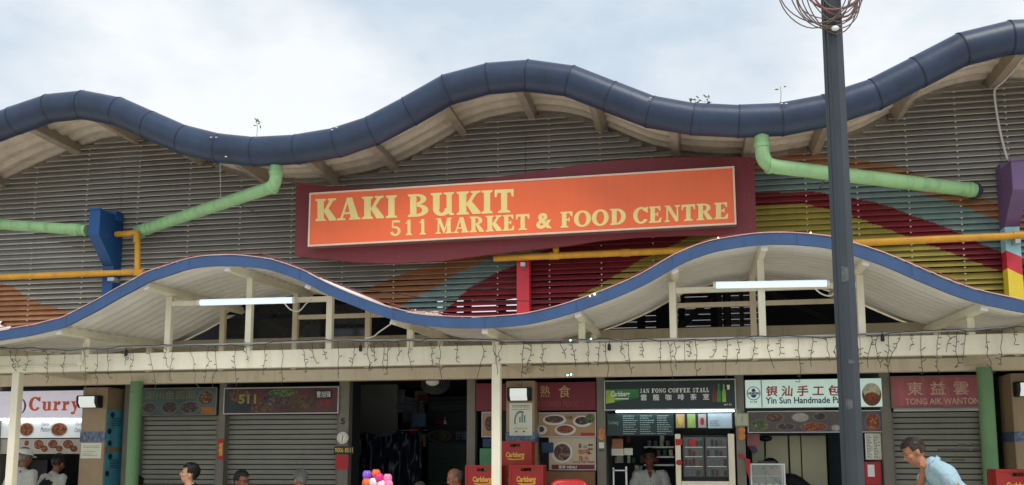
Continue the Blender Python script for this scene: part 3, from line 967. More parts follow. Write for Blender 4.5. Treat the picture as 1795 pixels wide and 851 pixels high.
# corrugated sheets (ribs follow the wave), laid in lapped strips
def can_pt(xa, xb, off):
    def fn(u, v):
        x = xa + (xb - xa) * u
        y = Y_FASC + 0.03 + (Y_WALL + 0.2 - Y_FASC - 0.03) * v
        ph = (y / 0.19) % 1.0
        w = 0.5 - 0.5 * math.cos(2 * math.pi * ph)
        return (x, y, zcan(x, y) + 0.070 * w - 0.012 + off)
    return fn
lap = [at(px, 560, Y_FASC).x for px in (0, 150, 330, 500, 690, 880, 1070, 1250, 1330, 1425, 1560, 1740, 1960)]
lap = [CXL + .02, (CXL + lap[0]) / 2] + lap + [lap[-1] + (CXR - .05 - lap[-1]) * k / 4 for k in range(1, 5)]
for i in range(len(lap) - 1):
    a, b = lap[i], lap[i + 1] + 0.03
    build(MB().grid(can_pt(a, b, 0.0 if i % 2 else 0.004), max(12, int((b - a) / .07)), 110, flip=True), 'roof_sheet', m_soffit, can, smooth=True)
# rear flashing line of the canopy
fl = MB().grid(lambda u, v: (CXL + (CXR - CXL) * u, Y_WALL + 0.215, zcan(CXL + (CXR - CXL) * u, Y_WALL) - 0.02 + 0.05 * v), 200, 1)
build(fl, 'rear_flashing', m_creamb, can, smooth=True)

zb_top = at(867, 605, Y_BEAM).z
zb_bot = at(867, 637.5, Y_BEAM).z
seams = [CXL] + [at(px, 610, Y_BEAM).x for px in (143, 868, 1200, 1508, 2000)] + [CXR]
for i in range(len(seams) - 1):
    build(MB().box(seams[i] + .002, seams[i + 1] - .002, Y_BEAM, Y_BEAM + 0.10, zb_bot, zb_top), 'front_beam', m_cream, can, bevel=0.006)
zr_bot = at(867, 663, Y_BACK).z
build(MB().box(seams[0], seams[-1], Y_BACK, Y_BACK + 0.15, zr_bot, 2.60), 'rear_beam', m_creamb, can, bevel=0.006)
# cross beams between the two
for px in (30, 888, 1765):
    x = at(px, 650, Y_BEAM).x
    build(MB().box(x - .05, x + .05, Y_BEAM + .101, Y_BACK - .001, zb_bot + .004, zb_top - .03), 'cross_beam', m_creamb, can, bevel=0.004)
# rafters, posts below them, rear posts
FR = [-210, -62, 97, 243, 391, 540, 690, 848, 1008, 1178, 1345, 1531, 1735, 1905, 2090, 2280, 2480]
rx = []
for px in FR:
    x = at(px, 560, Y_FASC).x
    rx.append(x)
    sl = zfas.slope(x)
    n = Vector((-sl, 0, 1)).normalized()
    p0 = Vector((x, Y_FASC + 0.06, zcan(x, Y_FASC))) - n * 0.062
    p1 = Vector((x, Y_WALL + 0.10, zcan(x, Y_WALL))) - n * 0.062
    r_ = build(MB().bar(p0, p1, 0.065, 0.085, tuple(n)), 'rafter', m_cream, can, bevel=0.004)
    build(MB().bar(p0 - Vector((0, .006, 0)), p0 - Vector((0, .0005, 0)), 0.066, 0.086, tuple(n)), 'end_cap', m_endcap, r_)
    zt = zcan(x, Y_BEAM) - 0.105
    if zt > zb_top + 0.02:
        build(MB().box(x - .036, x + .036, Y_BEAM + .004, Y_BEAM + .076, zb_top, zt), 'post', m_cream, can, bevel=0.004)
    zt = zcan(x, 11.55) - 0.105
    build(MB().box(x - .035, x + .035, 11.53, 11.60, 2.605, max(2.7, zt)), 'rear_post', m_creamb, can, bevel=0.004)
def front_transom(i, j, py):
    xm = (rx[i] + rx[j]) / 2
    z = at((FR[i] + FR[j]) / 2, py, Y_BEAM).z
    for a in range(i, j):
        build(MB().box(rx[a] + .037, rx[a + 1] - .037, Y_BEAM + .012, Y_BEAM + .068, z - .03, z + .03), 'transom', m_cream, can, bevel=0.004)
front_transom(3, 5, 529.5)
front_transom(9, 11, 503.5)
def rear_transom(i, j, py):
    z = at((FR[i] + FR[j]) / 2, py, 11.55).z
    for a in range(i, j):
        build(MB().box(rx[a] + .036, rx[a + 1] - .036, 11.54, 11.59, z - .028, z + .028), 'transom', m_creamb, can, bevel=0.004)
rear_transom(4, 6, 556)
rear_transom(9, 11, 531)
# posts that stand on the ground
for px in (24, 869, 1838):
    x = at(px, 700, Y_BEAM).x
    build(MB().box(x - .048, x + .048, Y_BEAM + .002, Y_BEAM + .098, 0, zb_bot - .001), 'ground_post', m_cream, can, bevel=0.006)
# hanging LED battens
def batten(x0, y0, x1, y1, label, py_t):
    p0, p1 = at(x0, y0, 10.08), at(x1, y1, 10.08)
    t = thing('tube_lamp', label, 'lamp', (p0 + p1) / 2)
    d = (p1 - p0).normalized()
    build(MB().tube([p0 + d * .03, p1 - d * .03], 0.036, 14), 'diffuser', m_tube, t, auto=True)
    build(MB().bar(p0 + Vector((0, .045, .02)), p1 + Vector((0, .045, .02)), 0.03, 0.05), 'batten', m_white, t)
    for p, q in ((p0, p0 + d * .03), (p1 - d * .03, p1)):
        build(MB().tube([p, q], 0.038, 14), 'end_cap', m_white, t, auto=True)
    c = p0.lerp(p1, 0.95)
    build(MB().tube(smooth_path([c + Vector((-.1, .05, -.02)), c + Vector((-.02, .05, -.10)), c + Vector((.08, .06, -.12)), c + Vector((.16, .08, -.03)), c + Vector((.22, .09, .02))], 5), 0.008, 6), 'lead', m_conduit, t, smooth=True)
batten(348, 531, 518, 526.5, 'lit white tube lamp under the left canopy arch', 530)
batten(1250, 500.5, 1454, 497, 'lit white tube lamp under the right canopy arch', 498)

# conduit and fairy light cable along the front beam
cy = [(-60, 619), (0, 612), (120, 612), (300, 606), (430, 603), (600, 597), (760, 596), (900, 597), (1060, 597), (1200, 594.5), (1350, 592), (1500, 587), (1640, 581), (1720, 577), (1795, 571), (1880, 566), (2300, 548)]
pts = [at(a, b, Y_BEAM - .03) for a, b in cy]
build(MB().tube(pts, 0.013, 8), 'steel_conduit', m_galv, label='thin galvanised conduit running along the top of the cream beam', cat='conduit', smooth=True)
fl = thing('fairy_lights', 'dark icicle fairy light string hanging over the cream canopy beam', 'fairy lights', at(900, 600, 10.15))
path = []
for i in range(152):
    px = -60 + i * 15
    py = np.interp(px, [c[0] for c in cy], [c[1] for c in cy]) + rng.uniform(-2.2, 2.2) + (2.5 if (i // 9) % 2 else -1)
    path.append(at(px, py, Y_BEAM - .05 + rng.uniform(-.008, .008)))
build(MB().tube(path, 0.0045, 5), 'main_cable', m_cable, fl, smooth=True)
px = -8.0
while px < 1990:
    py0 = np.interp(px, [c[0] for c in cy], [c[1] for c in cy])
    ln = rng.choice([30, 36, 44, 52, 58, 64, 72, 78])
    k = 7
    pp, side = [], []
    x = px
    for i in range(k + 1):
        u = i / k
        pp.append(at(x, py0 + 2 + ln * u, Y_BEAM - .045 + rng.uniform(-.006, .008)))
        x += rng.uniform(-2.6, 2.6) + (0 if rng.random() > .12 else rng.choice([-5, 5]))
    mb = MB().tube(smooth_path(pp, 2), 0.0031, 4)
    for i in range(1, k + 1):
        if rng.random() < 0.6:
            s = rng.choice([-1, 1])
            e = pp[i] + Vector((s * rng.uniform(.02, .045), rng.uniform(-.01, 0), rng.uniform(-.01, .035)))
            mb.tube([pp[i], e], [0.003, 0.0045], 4)
    build(mb, 'light_strand', m_cable, fl)
    px += rng.choice([12, 16, 19, 22, 26, 31, 36])
m_teal = M('teal_led', (0.1, 0.9, 0.8), 0.4, var=0, emit=3.0, emit_col=(0.25, 1.0, 0.95))
for px, py in ((1000, 597), (1036, 594.5), (995, 658), (1001, 657)):
    build(MB().ell(at(px, py, Y_BEAM - .055), (.010, .010, .010), 8, 6), 'lit_bulb', m_teal, fl, smooth=True)
# plug sockets dangling on the cable
for px, py, lab in ((221, 620, 'small black plug dangling over the left part of the cream beam'), (632, 612, 'small black plug hanging by the middle of the left canopy arch'),
                    (1068, 610, 'black plug hanging on the beam right of the maroon food stall'), (1547, 594, 'black plug on the beam just right of the lamp post')):
    p = at(px, py, Y_BEAM - .05)
    mb = MB()
    mb.tube([p + Vector((0, 0, .07)), p + Vector((.003, 0, .04))], .004, 6)
    mb.tube([p + Vector((0, 0, .045)), p + Vector((0, 0, .03)), p + Vector((0, 0, -.02)), p + Vector((0, 0, -.03))], [.008, .018, .020, .012], 10)
    build(mb, 'cable_plug', m_black, label=lab, cat='plug', auto=True)
# sagging rope lights on the fascia edge
m_rope = M('rope_light_pink', C(232, 188, 184), 0.35, var=0.2, scale=9)
m_roper = M('rope_light_red', C(150, 60, 66), 0.45, var=0.2, scale=9)
ro = thing('rope_light', 'pinkish rope light lying along the top edge of the blue fascia', 'rope light', at(800, 552, Y_FASC))
for si, (mt, dy, amp, rr) in enumerate(((m_rope, -.006, .002, .0045), (m_roper, .02, .018, .0045))):
    path = []
    ph = rng.random() * 6
    a, b = at(-90, 560, Y_FASC).x, at(1900, 520, Y_FASC).x
    n_ = 360
    for i in range(n_):
        x = a + (b - a) * i / n_
        lift = amp * (0.6 + math.sin(i * .21 + ph) * .6 + math.sin(i * .083) * .8)
        if si == 1 and 0.30 < i / n_ < 0.46: lift += 0.03
        path.append((x, Y_FASC + dy, zfas(x) + .008 + max(-.002, lift)))
    build(MB().tube(path, rr, 6), 'rope', mt, ro, smooth=True)
m_warm = M('warm_led', (1, .6, .2), 0.4, var=0, emit=5.0, emit_col=(1.0, .66, .28))
for px, py in ((1042, 516), (1034, 519.5), (1259, 417), (1421, 408)):
    build(MB().ell(at(px, py, Y_FASC - .02), (.012, .012, .010) if px == 1042 else (.007, .007, .006), 8, 6), 'lit_bulb', m_warm, ro, smooth=True)
# a loose bundle of bulbs on the trough
mb = MB()
for i in range(26):
    px = rng.uniform(722, 775)
    mb.ell(at(px, np.interp(px, [720, 775], [545, 554]) + rng.uniform(-3, 2), Y_FASC + rng.uniform(0, .05)), (.012, .012, .009), 6, 4)
build(mb, 'bulb_cluster', m_rope, ro, kind='stuff')
# black cable sagging in front of the louvres
pts = [at(560, 500, 11.4), at(640, 508, 11.4), at(740, 522, 11.4), at(850, 527, 11.4), at(960, 528, 11.4), at(1040, 526, 11.4)]
build(MB().tube(smooth_path(pts, 5), .006, 5), 'black_cable', m_black, label='black cable sagging across the louvres below the orange sign', cat='cable', smooth=True)
# pale cord tied to a rafter at the middle trough
pts = [at(690, 565, 9.62), at(665, 582, 9.9), at(655, 590, 10.1), at(640, 594, 10.15)]
build(MB().tube(smooth_path(pts, 5), .008, 6), 'tied_cord', m_conduit, label='pale cord tied from a rafter end down to the conduit', cat='cord', smooth=True)
# conduit box on the left beam
cb = thing('junction_conduit', 'cream conduit with round junction box on the left end of the beam', 'conduit', at(141, 638, Y_BEAM))
build(MB().tube([at(-60, 646, Y_BEAM - .02), at(136, 640, Y_BEAM - .02)], .011, 8), 'pipe', m_cream, cb, smooth=True)
build(MB().tube(smooth_path([at(143, 636, Y_BEAM - .02), at(145, 622, Y_BEAM - .02), at(147, 604, Y_BEAM - .01), at(152, 598, Y_BEAM + .05)], 4), .012, 8), 'bend', m_cream, cb, smooth=True)
p = at(143, 638, Y_BEAM)
build(MB().tube([p + Vector((0, -.045, 0)), p + Vector((0, -.001, 0))], .032, 14), 'junction_box', m_cream, cb, auto=True)

# ------------------------------------------------------------------ columns and pillars on the ground
m_gcol = M('column_green', C(108, 148, 100), 0.5, var=0.10, scale=3, streak=0.25, dirt=C(60, 86, 58))
m_tile = M('pillar_tan', C(164, 142, 112), 0.6, var=0.10, scale=5, streak=0.2, grain=0.15)
m_mosaic = M('mosaic', C(96, 112, 138), 0.35, var=0.75, scale=26)
for px, lab in ((236, 'green round column standing by the tan pillar on the left'), (1732, 'green round column right of the closed shutter on the right')):
    x = at(px, 750, 11.4).x
    t = thing('green_column', lab, 'column', (x, 11.4, 0), 'green columns under the canopy')
    build(MB().tube([(x, 11.4, 0), (x, 11.4, zr_bot + .02)], .083, 22), 'shaft', m_gcol, t, auto=True)
    z = at(px, 762, 11.4).z
    build(MB().tube([(x, 11.4, z - .012), (x, 11.4, z + .012)], .0855, 22), 'joint_band', m_gcol, t, auto=True)
Y_PIL = 11.72
def pillar(px0, px1, label, dmos=True):
    x0, x1 = at(px0, 730, Y_PIL).x, at(px1, 730, Y_PIL).x
    t = thing('tiled_pillar', label, 'pillar', ((x0 + x1) / 2, Y_PIL, 0), 'tan pillars')
    zt = zr_bot - 0.02
    build(MB().box(x0, x1, Y_PIL, Y_PIL + .45, 0, zt), 'shaft', m_tile, t, bevel=0.012)
    z0, z1 = at(px0, 775, Y_PIL).z, at(px0, 757, Y_PIL).z
    mz = MB().box(x0 - .004, x1 + .004, Y_PIL - .004, Y_PIL + .454, z0, z1)
    bnd = build(mz, 'mosaic_band', m_mosaic, t)
    return x0, x1
pil1 = pillar(143, 186, 'tan pillar with blue posters beside the curry stall')
pil2 = pillar(887, 937, 'tan pillar behind the red beer crates at the middle post')
pil3 = pillar(1776, 1830, 'tan pillar at the right edge behind the green column')

def wall_lamp(px, py, w, label):
    p = at(px, py, Y_PIL)
    t = thing('wall_lamp', label, 'lamp', p, 'wedge wall lamps on the pillars')
    h = .085
    yb, yf = Y_PIL - .002, Y_PIL - .13
    sh = MB()
    # wedge housing, deeper at the top
    prof = [(yb, -h), (yf + .05, -h), (yf, -h * .2), (yf, h * .85), (yf + .02, h), (yb, h)]
    sh.prism_x([(y, p.z + z) for y, z in prof], p.x - w, p.x + w)
    build(sh, 'housing', m_black, t, bevel=0.010)
    ln = MB()
    ln.prism_x([(yf + .040, p.z - h * .98), (yf - .008, p.z - h * .2), (yf - .008, p.z + h * .82), (yf + .01, p.z + h * .82), (yf + .05, p.z - h * .9)], p.x - w * .74, p.x + w * .70)
    build(ln, 'lens', m_lens, t, bevel=0.006)
m_lens = M('lamp_lens', C(225, 235, 232), 0.25, var=0.03, emit=0.28, emit_col=(.95, 1, .98))
wall_lamp(162, 705, .165, 'black wedge lamp with white lens on the left tan pillar')
wall_lamp(912, 692, .150, 'black wedge lamp with white lens above the beer crates')
wall_lamp(1802, 683, .160, 'black wedge lamp cut off by the right picture edge')

m_paper = M('paper', C(226, 226, 206), 0.6, var=0.05)
m_ink = M('ink', C(52, 56, 60), 0.6, var=0.1)
m_inkg = M('ink_green', C(110, 150, 140), 0.6, var=0.2)
def notice(px0, py0, px1, py1, Y, label, mat, lines, extra=None, name='notice'):
    X0, X1, Z0, Z1 = rect(px0, py0, px1, py1, Y)
    t = thing(name, label, 'notice', ((X0 + X1) / 2, Y, Z0))
    build(MB().box(X0, X1, Y - .006, Y - .001, Z0, Z1), 'sheet', mat, t)
    mb = MB()
    for (u0, u1, v, h) in lines:
        xa, xb = X0 + (X1 - X0) * u0, X0 + (X1 - X0) * u1
        zz = Z1 - (Z1 - Z0) * v
        # rows of words
        x = xa
        while x < xb:
            w = rng.uniform(.010, .035)
            mb.add([(x, Y - .0075, zz), (min(xb, x + w), Y - .0075, zz), (min(xb, x + w), Y - .0075, zz + h), (x, Y - .0075, zz + h)], [(0, 1, 2, 3)])
            x += w + .006
    if lines:
        build(mb, 'print', m_ink, t, kind='stuff')
    if extra:
        extra(t, X0, X1, Z0, Z1, Y)
    return t
def logo_arc(t, X0, X1, Z0, Z1, Y):
    mb = MB()
    cx, cz = (X0 + X1) / 2, Z0 + (Z1 - Z0) * .45
    for q in ring(cx, cz, .085, .13, .02, .03, 60, 200, 10):
        mb.add([(x, Y - .0078, z) for x, z in q], [(3, 2, 1, 0)])
    for k, hh in enumerate((.05, .09, .07)):
        mb.add([(cx - .02 + k * .03, Y - .0078, cz - .02), (cx + k * .03, Y - .0078, cz - .02), (cx + k * .03, Y - .0078, cz + hh), (cx - .02 + k * .03, Y - .0078, cz + hh)], [(0, 1, 2, 3)])
    build(mb, 'emblem', m_inkg, t, kind='stuff')
notice(893, 707, 933, 764, Y_PIL, 'white framed notice with a building emblem on the pillar above the crates', m_paper,
       [(.12, .88, .09, .008), (.12, .88, .13, .006), (.12, .88, .20, .006), (.2, .8, .78, .006), (.25, .35, .90, .02), (.6, .68, .90, .02)], logo_arc)
notice(142, 777, 178, 804, Y_PIL, 'small cream paper notice on the left tan pillar below the mosaic band', m_paper,
       [(.1, .9, .2, .005), (.1, .9, .3, .005), (.1, .7, .55, .005), (.1, .6, .72, .005), (.1, .8, .82, .005)])
# blue posters on the side of the left pillar
m_post = M('poster_blue', C(86, 168, 190), 0.35, var=0.22, scale=9)
m_postd = M('poster_dark', C(38, 44, 60), 0.4, var=0.3, scale=12)
xs_ = pil1[1]
for i, (z0, z1, lab) in enumerate(((at(200, 785, 11.9).z, at(200, 719, 11.9).z, 'upper pale blue poster on the side of the left tan pillar'),
                                   (at(200, 900, 11.9).z, at(200, 792, 11.9).z, 'lower pale blue poster on the side of the left tan pillar'))):
    t = thing('poster', lab, 'poster', (xs_, 11.9, z0))
    build(MB().box(xs_ + .006, xs_ + .010, Y_PIL + .015, Y_PIL + .44, z0, z1), 'sheet', m_post, t)
    mb = MB()
    for k in range(5):
        z = z1 - .12 - k * .025
        mb.add([(xs_ + .0112, Y_PIL + .12, z), (xs_ + .0112, Y_PIL + .33, z), (xs_ + .0112, Y_PIL + .33, z + .01), (xs_ + .0112, Y_PIL + .12, z + .01)], [(0, 1, 2, 3)])
    for yy, zz in ((.08, z1 - .07), (.03, z1 - .30), (.05, z0 + .06)):
        n = 12
        mb.add([(xs_ + .0115, Y_PIL + yy + .05 + .05 * math.cos(2 * math.pi * j / n), zz + .04 * math.sin(2 * math.pi * j / n)) for j in range(n)], [tuple(range(n))])
    build(mb, 'print', m_postd, t, kind='stuff')

# ------------------------------------------------------------------ ground floor shell
m_floor = M('floor_tile', C(120, 112, 100), 0.5, var=0.2, scale=3)
build(MB().box(XL - 2, XR + 2, 11.9, Y_REAR, .02, .06), 'stall_floor', m_floor, kind='structure')
m_inner = M('stall_inner', C(120, 122, 118), 0.6, var=0.15, scale=2)
m_pil = M('pilaster_grey', C(122, 118, 106), 0.6, var=0.12, scale=4, streak=0.3)
ZH = 2.615
def pilaster(a, b, Y=11.97, dep=2.2):
    x0, x1 = at(a, 750, Y).x, at(b, 750, Y).x
    build(MB().box(x0, x1, Y, Y + .14, .061, ZH), 'pilaster', m_pil, hall, bevel=0.006)
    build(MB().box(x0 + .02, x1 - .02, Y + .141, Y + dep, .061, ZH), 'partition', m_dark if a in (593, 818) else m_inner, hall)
for a, b in ((-12, -2), (382, 394), (593, 611), (818, 833), (1046, 1061), (1290, 1306), (1546, 1564), (1722, 1740), (1960, 1980), (2190, 2210)):
    pilaster(a, b, dep=.5 if a == 593 else 2.2)
build(MB().box(at(216, 750, 12).x, at(246, 750, 12).x, 12.0, 14.1, .061, ZH), 'pilaster', m_pil, hall)
xa_, xb_ = at(612, 750, 12).x, at(818, 750, 12).x
build(MB().box(XL - 2, xa_ - .05, 14.2, 14.3, .061, ZH), 'stall_back_wall', m_inner, hall)
build(MB().box(xb_ + .05, XR + 2, 14.2, 14.3, .061, ZH), 'stall_back_wall', m_inner, hall)
# dark strip over the signs, its colour standing in for the shaded void
build(MB().box(XL - 1, XR + 1, 12.0, 12.12, at(900, 668, 12).z + .03, ZH - .002), 'void_strip', m_dark, hall)

m_shut = M('shutter_steel', C(132, 132, 118), 0.5, 0.0, var=0.10, scale=2.5, streak=0.2, dirt=C(92, 90, 78), grain=0.06)
m_alu = M('aluminium_frame', C(176, 178, 176), 0.35, 0.5, var=0.1)
def stall_root(px, label):
    return thing('hawker_stall', label, 'stall', (at(px, 805, 12).x, 12.0, .06))
def shutter(t, a, b, ytop):
    x0, x1 = at(a, 790, 12.08).x, at(b, 790, 12.08).x
    zt = at((a + b) / 2, ytop, 12.08).z
    r = build(MB().box(x0, x1, 12.12, 12.15, .061, zt), 'roller_shutter', m_dark, t)
    p = 0.0675
    z = zt - p
    while z > 0.9:
        s = MB()
        yy = 12.085
        s.add([(x0, yy + .012, z + .004), (x1, yy + .012, z + .004), (x1, yy, z + .008), (x0, yy, z + .008), (x1, yy + .002, z + p - .009), (x0, yy + .002, z + p - .009), (x1, yy + .022, z + p - .004), (x0, yy + .022, z + p - .004)],
              [(0, 1, 2, 3), (3, 2, 4, 5), (5, 4, 6, 7)])
        tl = rng.uniform(-.0016, .0016)
        bw = rng.uniform(-.003, .003)
        s.v = [(vx, vy + bw * (1 if (vx - x0) > .5 else -1), vz + tl * (1 if (vx - x0) > .5 else -1)) for vx, vy, vz in s.v]
        build(s, 'slat', m_shut, r)
        z -= p
    build(MB().box(x0, x1, 12.085, 12.118, .065, .90), 'lower_curtain', m_shut, r)
    for x in (x0 - .02, x1 + .005):
        build(MB().box(x - .012, x + .022, 12.04, 12.115, .062, zt), 'guide_rail', m_pil, r)
    return r
def board(t, a, y0, b, y1, mat, name='signboard', Y=11.94, th=.10, frame=None, fw=.015):
    X0, X1, Z0, Z1 = rect(a, y0, b, y1, Y)
    o = build(MB().box(X0, X1, Y, Y + th, Z0, Z1), name, mat, t, bevel=0.003)
    if frame:
        fr = MB()
        fr.box(X0 - fw, X1 + fw, Y - .008, Y + .02, Z1 + .001, Z1 + fw)
        fr.box(X0 - fw, X1 + fw, Y - .008, Y + .02, Z0 - fw, Z0 - .001)
        fr.box(X0 - fw, X0 - .001, Y - .008, Y + .02, Z0 - .0009, Z1 + .0009)
        fr.box(X1 + .001, X1 + fw, Y - .008, Y + .02, Z0 - .0009, Z1 + .0009)
        build(fr, 'frame', frame, o)
    return o, (X0, X1, Z0, Z1, Y)
def text_px(par, body, a, y0, b, y1, Y, mat, bold=.01, shear=0, spacing=1, name='lettering', keep=False, slab=False):
    X0, X1, Z0, Z1 = rect(a, y0, b, y1, Y)
    if len(body) > 1 and all(ord(c) > 0x2E80 for c in body):
        sh_ = [text_shape(c, bold, shear, 1, True) for c in body]
        al = [(x + i * spacing, y) for i, s_ in enumerate(sh_) for x, y in s_[0]]
        xa, xb = min(p[0] for p in al), max(p[0] for p in al)
        ya, yb = min(p[1] for p in al), max(p[1] for p in al)
        for i, s_ in enumerate(sh_):
            pts = [(X0 + (x + i * spacing - xa) / (xb - xa) * (X1 - X0), Y, Z0 + (y - ya) / (yb - ya) * (Z1 - Z0)) for x, y in s_[0]]
            o = build(MB().add(pts, s_[1]), 'character', mat, par)
        return o
    if ' ' in body and not keep:
        if slab:
            wd = {'I': .5, 'M': 1.25, ' ': .45, 'J': .62, 'L': .85, 'S': .8, '1': .5, 'C': 1.15}
            tot = sum(wd.get(c, 1.0) for c in body) + .15 * (len(body) - 1)
            u, x = (X1 - X0) / tot, X0
            for wrd in body.split(' '):
                ww = (sum(wd.get(c, 1.0) for c in wrd) + .15 * (len(wrd) - 1)) * u
                o = build(slab_text(MB(), wrd, x, x + ww, Z0, Z1, Y), name, mat, par)
                x += ww + (.45 + .30) * u
            return o
        vs, fs, _ = text_shape(body, bold, shear, spacing, True)
        xa, xb = min(p[0] for p in vs), max(p[0] for p in vs)
        ya, yb = min(p[1] for p in vs), max(p[1] for p in vs)
        pts = [(X0 + (x - xa) / (xb - xa) * (X1 - X0), Y, Z0 + (y - ya) / (yb - ya) * (Z1 - Z0)) for x, y in vs]
        n0, pre = 0, ''
        for wrd in body.split(' '):
            pre = (pre + ' ' + wrd).strip()
            n1 = len(text_shape(pre, bold, shear, spacing, True)[1])
            ff = fs[n0:n1]
            ids = sorted({i for f in ff for i in f})
            mp_i = {i: k for k, i in enumerate(ids)}
            o = build(MB().add([pts[i] for i in ids], [tuple(mp_i[i] for i in f) for f in ff]), name, mat, par)
            n0 = n1
        return o
    mb = MB()
    if slab: slab_text(mb, body, X0, X1, Z0, Z1, Y)
    else: text_on(mb, body, X0, X1, Z0, Z1, Y, 0, bold, shear, spacing, keep)
    return build(mb, name, mat, par)
def pic(par, a, y0, b, y1, Y, mat, name='picture', ang=0, n=20):
    X0, X1, Z0, Z1 = rect(a, y0, b, y1, Y)
    return build(MB().disc(X0, X1, Z0, Z1, Y, n, 0, ang), name, mat, par)
def flat(par, a, y0, b, y1, Y, mat, name='picture'):
    X0, X1, Z0, Z1 = rect(a, y0, b, y1, Y)
    return build(MB().add([(X0, Y, Z0), (X1, Y, Z0), (X1, Y, Z1), (X0, Y, Z1)], [(0, 1, 2, 3)]), name, mat, par)
def lines_px(par, a, y0, b, y1, Y, mat, rows, cols, hgt=.42, name='print'):
    X0, X1, Z0, Z1 = rect(a, y0, b, y1, Y)
    mb = MB()
    for c in range(cols):
        xa = X0 + (X1 - X0) * (c + .04) / cols
        xb = X0 + (X1 - X0) * (c + .94) / cols
        for r in range(rows):
            dz = (Z1 - Z0) / rows
            zz = Z1 - dz * (r + .8)
            x = xa
            xe = xa + (xb - xa) * rng.uniform(.55, 1)
            while x < xe:
                w = rng.uniform(.006, .03)
                mb.add([(x, Y, zz), (min(xe, x + w), Y, zz), (min(xe, x + w), Y, zz + dz * hgt), (x, Y, zz + dz * hgt)], [(0, 1, 2, 3)])
                x += w + .006
    return build(mb, name, mat, par, kind='stuff')
# print colours
def food(name, cols, scale=42.0):
    """printed photo of a dish: chunky pieces in a few colours"""
    m = bpy.data.materials.new(name)
    m.use_nodes = True
    N, L = m.node_tree.nodes, m.node_tree.links
    bs = N['Principled BSDF']
    bs.inputs['Roughness'].default_value = .45
    g_ = N.new('ShaderNodeNewGeometry')
    n_ = N.new('ShaderNodeTexNoise')
    n_.inputs['Scale'].default_value = 30
    L.new(g_.outputs['Position'], n_.inputs['Vector'])
    ad = N.new('ShaderNodeMixRGB')
    ad.blend_type = 'ADD'
    ad.inputs['Fac'].default_value = .03
    L.new(g_.outputs['Position'], ad.inputs['Color1'])
    L.new(n_.outputs['Color'], ad.inputs['Color2'])
    vo = N.new('ShaderNodeTexVoronoi')
    vo.inputs['Scale'].default_value = scale
    L.new(ad.outputs[0], vo.inputs['Vector'])
    sp = N.new('ShaderNodeSeparateColor')
    L.new(vo.outputs['Color'], sp.inputs[0])
    r_ = N.new('ShaderNodeValToRGB')
    cr = r_.color_ramp
    cr.elements[0].color = (*cols[0], 1)
    cr.elements[1].color = (*cols[-1], 1)
    for k, c in enumerate(cols[1:-1]):
        e = cr.elements.new((k + 1) / (len(cols) - 1))
        e.color = (*c, 1)
    L.new(sp.outputs[0], r_.inputs['Fac'])
    dk = N.new('ShaderNodeMixRGB')
    dk.blend_type = 'MULTIPLY'
    dk.inputs['Fac'].default_value = .55
    mr = N.new('ShaderNodeMapRange')
    mr.inputs['From Max'].default_value = .7
    mr.inputs['To Min'].default_value = 1.15
    mr.inputs['To Max'].default_value = .25
    L.new(vo.outputs['Distance'], mr.inputs['Value'])
    L.new(r_.outputs[0], dk.inputs['Color1'])
    L.new(mr.outputs[0], dk.inputs['Color2'])
    L.new(dk.outputs[0], bs.inputs['Base Color'])
    MATS[name] = m
    return m
m_food_r = food('print_food_red', [C(120, 44, 20), C(176, 84, 36), C(96, 30, 18), C(206, 140, 70)])
m_food_b = food('print_food_brown', [C(70, 44, 32), C(120, 78, 52), C(52, 34, 28), C(160, 124, 92)], 36)
m_food_d = food('print_food_dark', [C(44, 36, 42), C(86, 66, 70), C(36, 30, 34), C(120, 100, 92)], 36)
m_food_g = food('print_food_green', [C(44, 80, 34), C(96, 132, 62), C(40, 60, 30), C(150, 160, 90)], 46)
m_plate = M('print_plate', C(214, 210, 200), 0.5, var=0.05)
m_redprint = M('print_red', C(176, 34, 40), 0.5, var=0.1)
m_yelprint = M('print_yellow', C(214, 186, 70), 0.5, var=0.1)
m_whiteprint = M('print_white', C(236, 236, 232), 0.5, var=0.04)
m_tealdk = M('print_teal_dark', C(16, 46, 46), 0.4, var=0.25, scale=2)

# ---- curry stall
s = stall_root(70, 'lit curry stall with white sign and bowls of curry on its menu')
m_litw = M('lit_white_sign', C(220, 216, 232), 0.4, var=0.04, emit=0.20)
o, _ = board(s, -60, 686, 150, 733, m_litw)
m_curry = M('print_curry_orange', C(226, 96, 40), 0.5, var=0.08)
m_curryp = M('print_purple', C(110, 40, 90), 0.5, var=0.08)
text_px(o, 'Curry', 51, 696, 140, 720, 11.937, m_curry, slab=True)
text_px(o, ')', 38, 700, 46, 725, 11.937, m_curryp, .01)
m_litm = M('lit_menu', C(214, 222, 222), 0.4, var=0.05, emit=0.22)
o, _ = board(s, -40, 738, 146, 768, m_litm, 'menu_board', 12.02, .03)
for a, b in ((33, 60), (88, 119)):
    pic(o, a, 740, b, 766, 12.017, m_plate)
    pic(o, a + 2, 742, b - 2, 764, 12.014, m_food_r)
text_px(o, 'Curry', 73, 741, 86, 748, 12.016, m_ink, .0, .3)
text_px(o, 'Mutton', 71, 749, 87, 757, 12.016, m_ink, .0, .3)
text_px(o, 'Curry', 133, 741, 144, 748, 12.016, m_ink, .0, .3)
text_px(o, 'Chicken', 131, 750, 145, 758, 12.016, m_ink, .0, .3)
o, _ = board(s, -40, 770, 142, 796, M('menu_grey', C(176, 172, 160), 0.5, var=0.06, emit=.05), 'menu_board', 12.03, .03)
for a, b, c, d in ((42, 51, 772, 782), (59, 76, 771, 788), (72, 84, 781, 793), (84, 101, 771, 787), (98, 110, 781, 793), (110, 128, 771, 787), (123, 136, 781, 793)):
    pic(o, a - 1, c - 1, b + 1, d + 1, 12.027, m_plate)
    pic(o, a, c, b, d, 12.024, m_food_r)
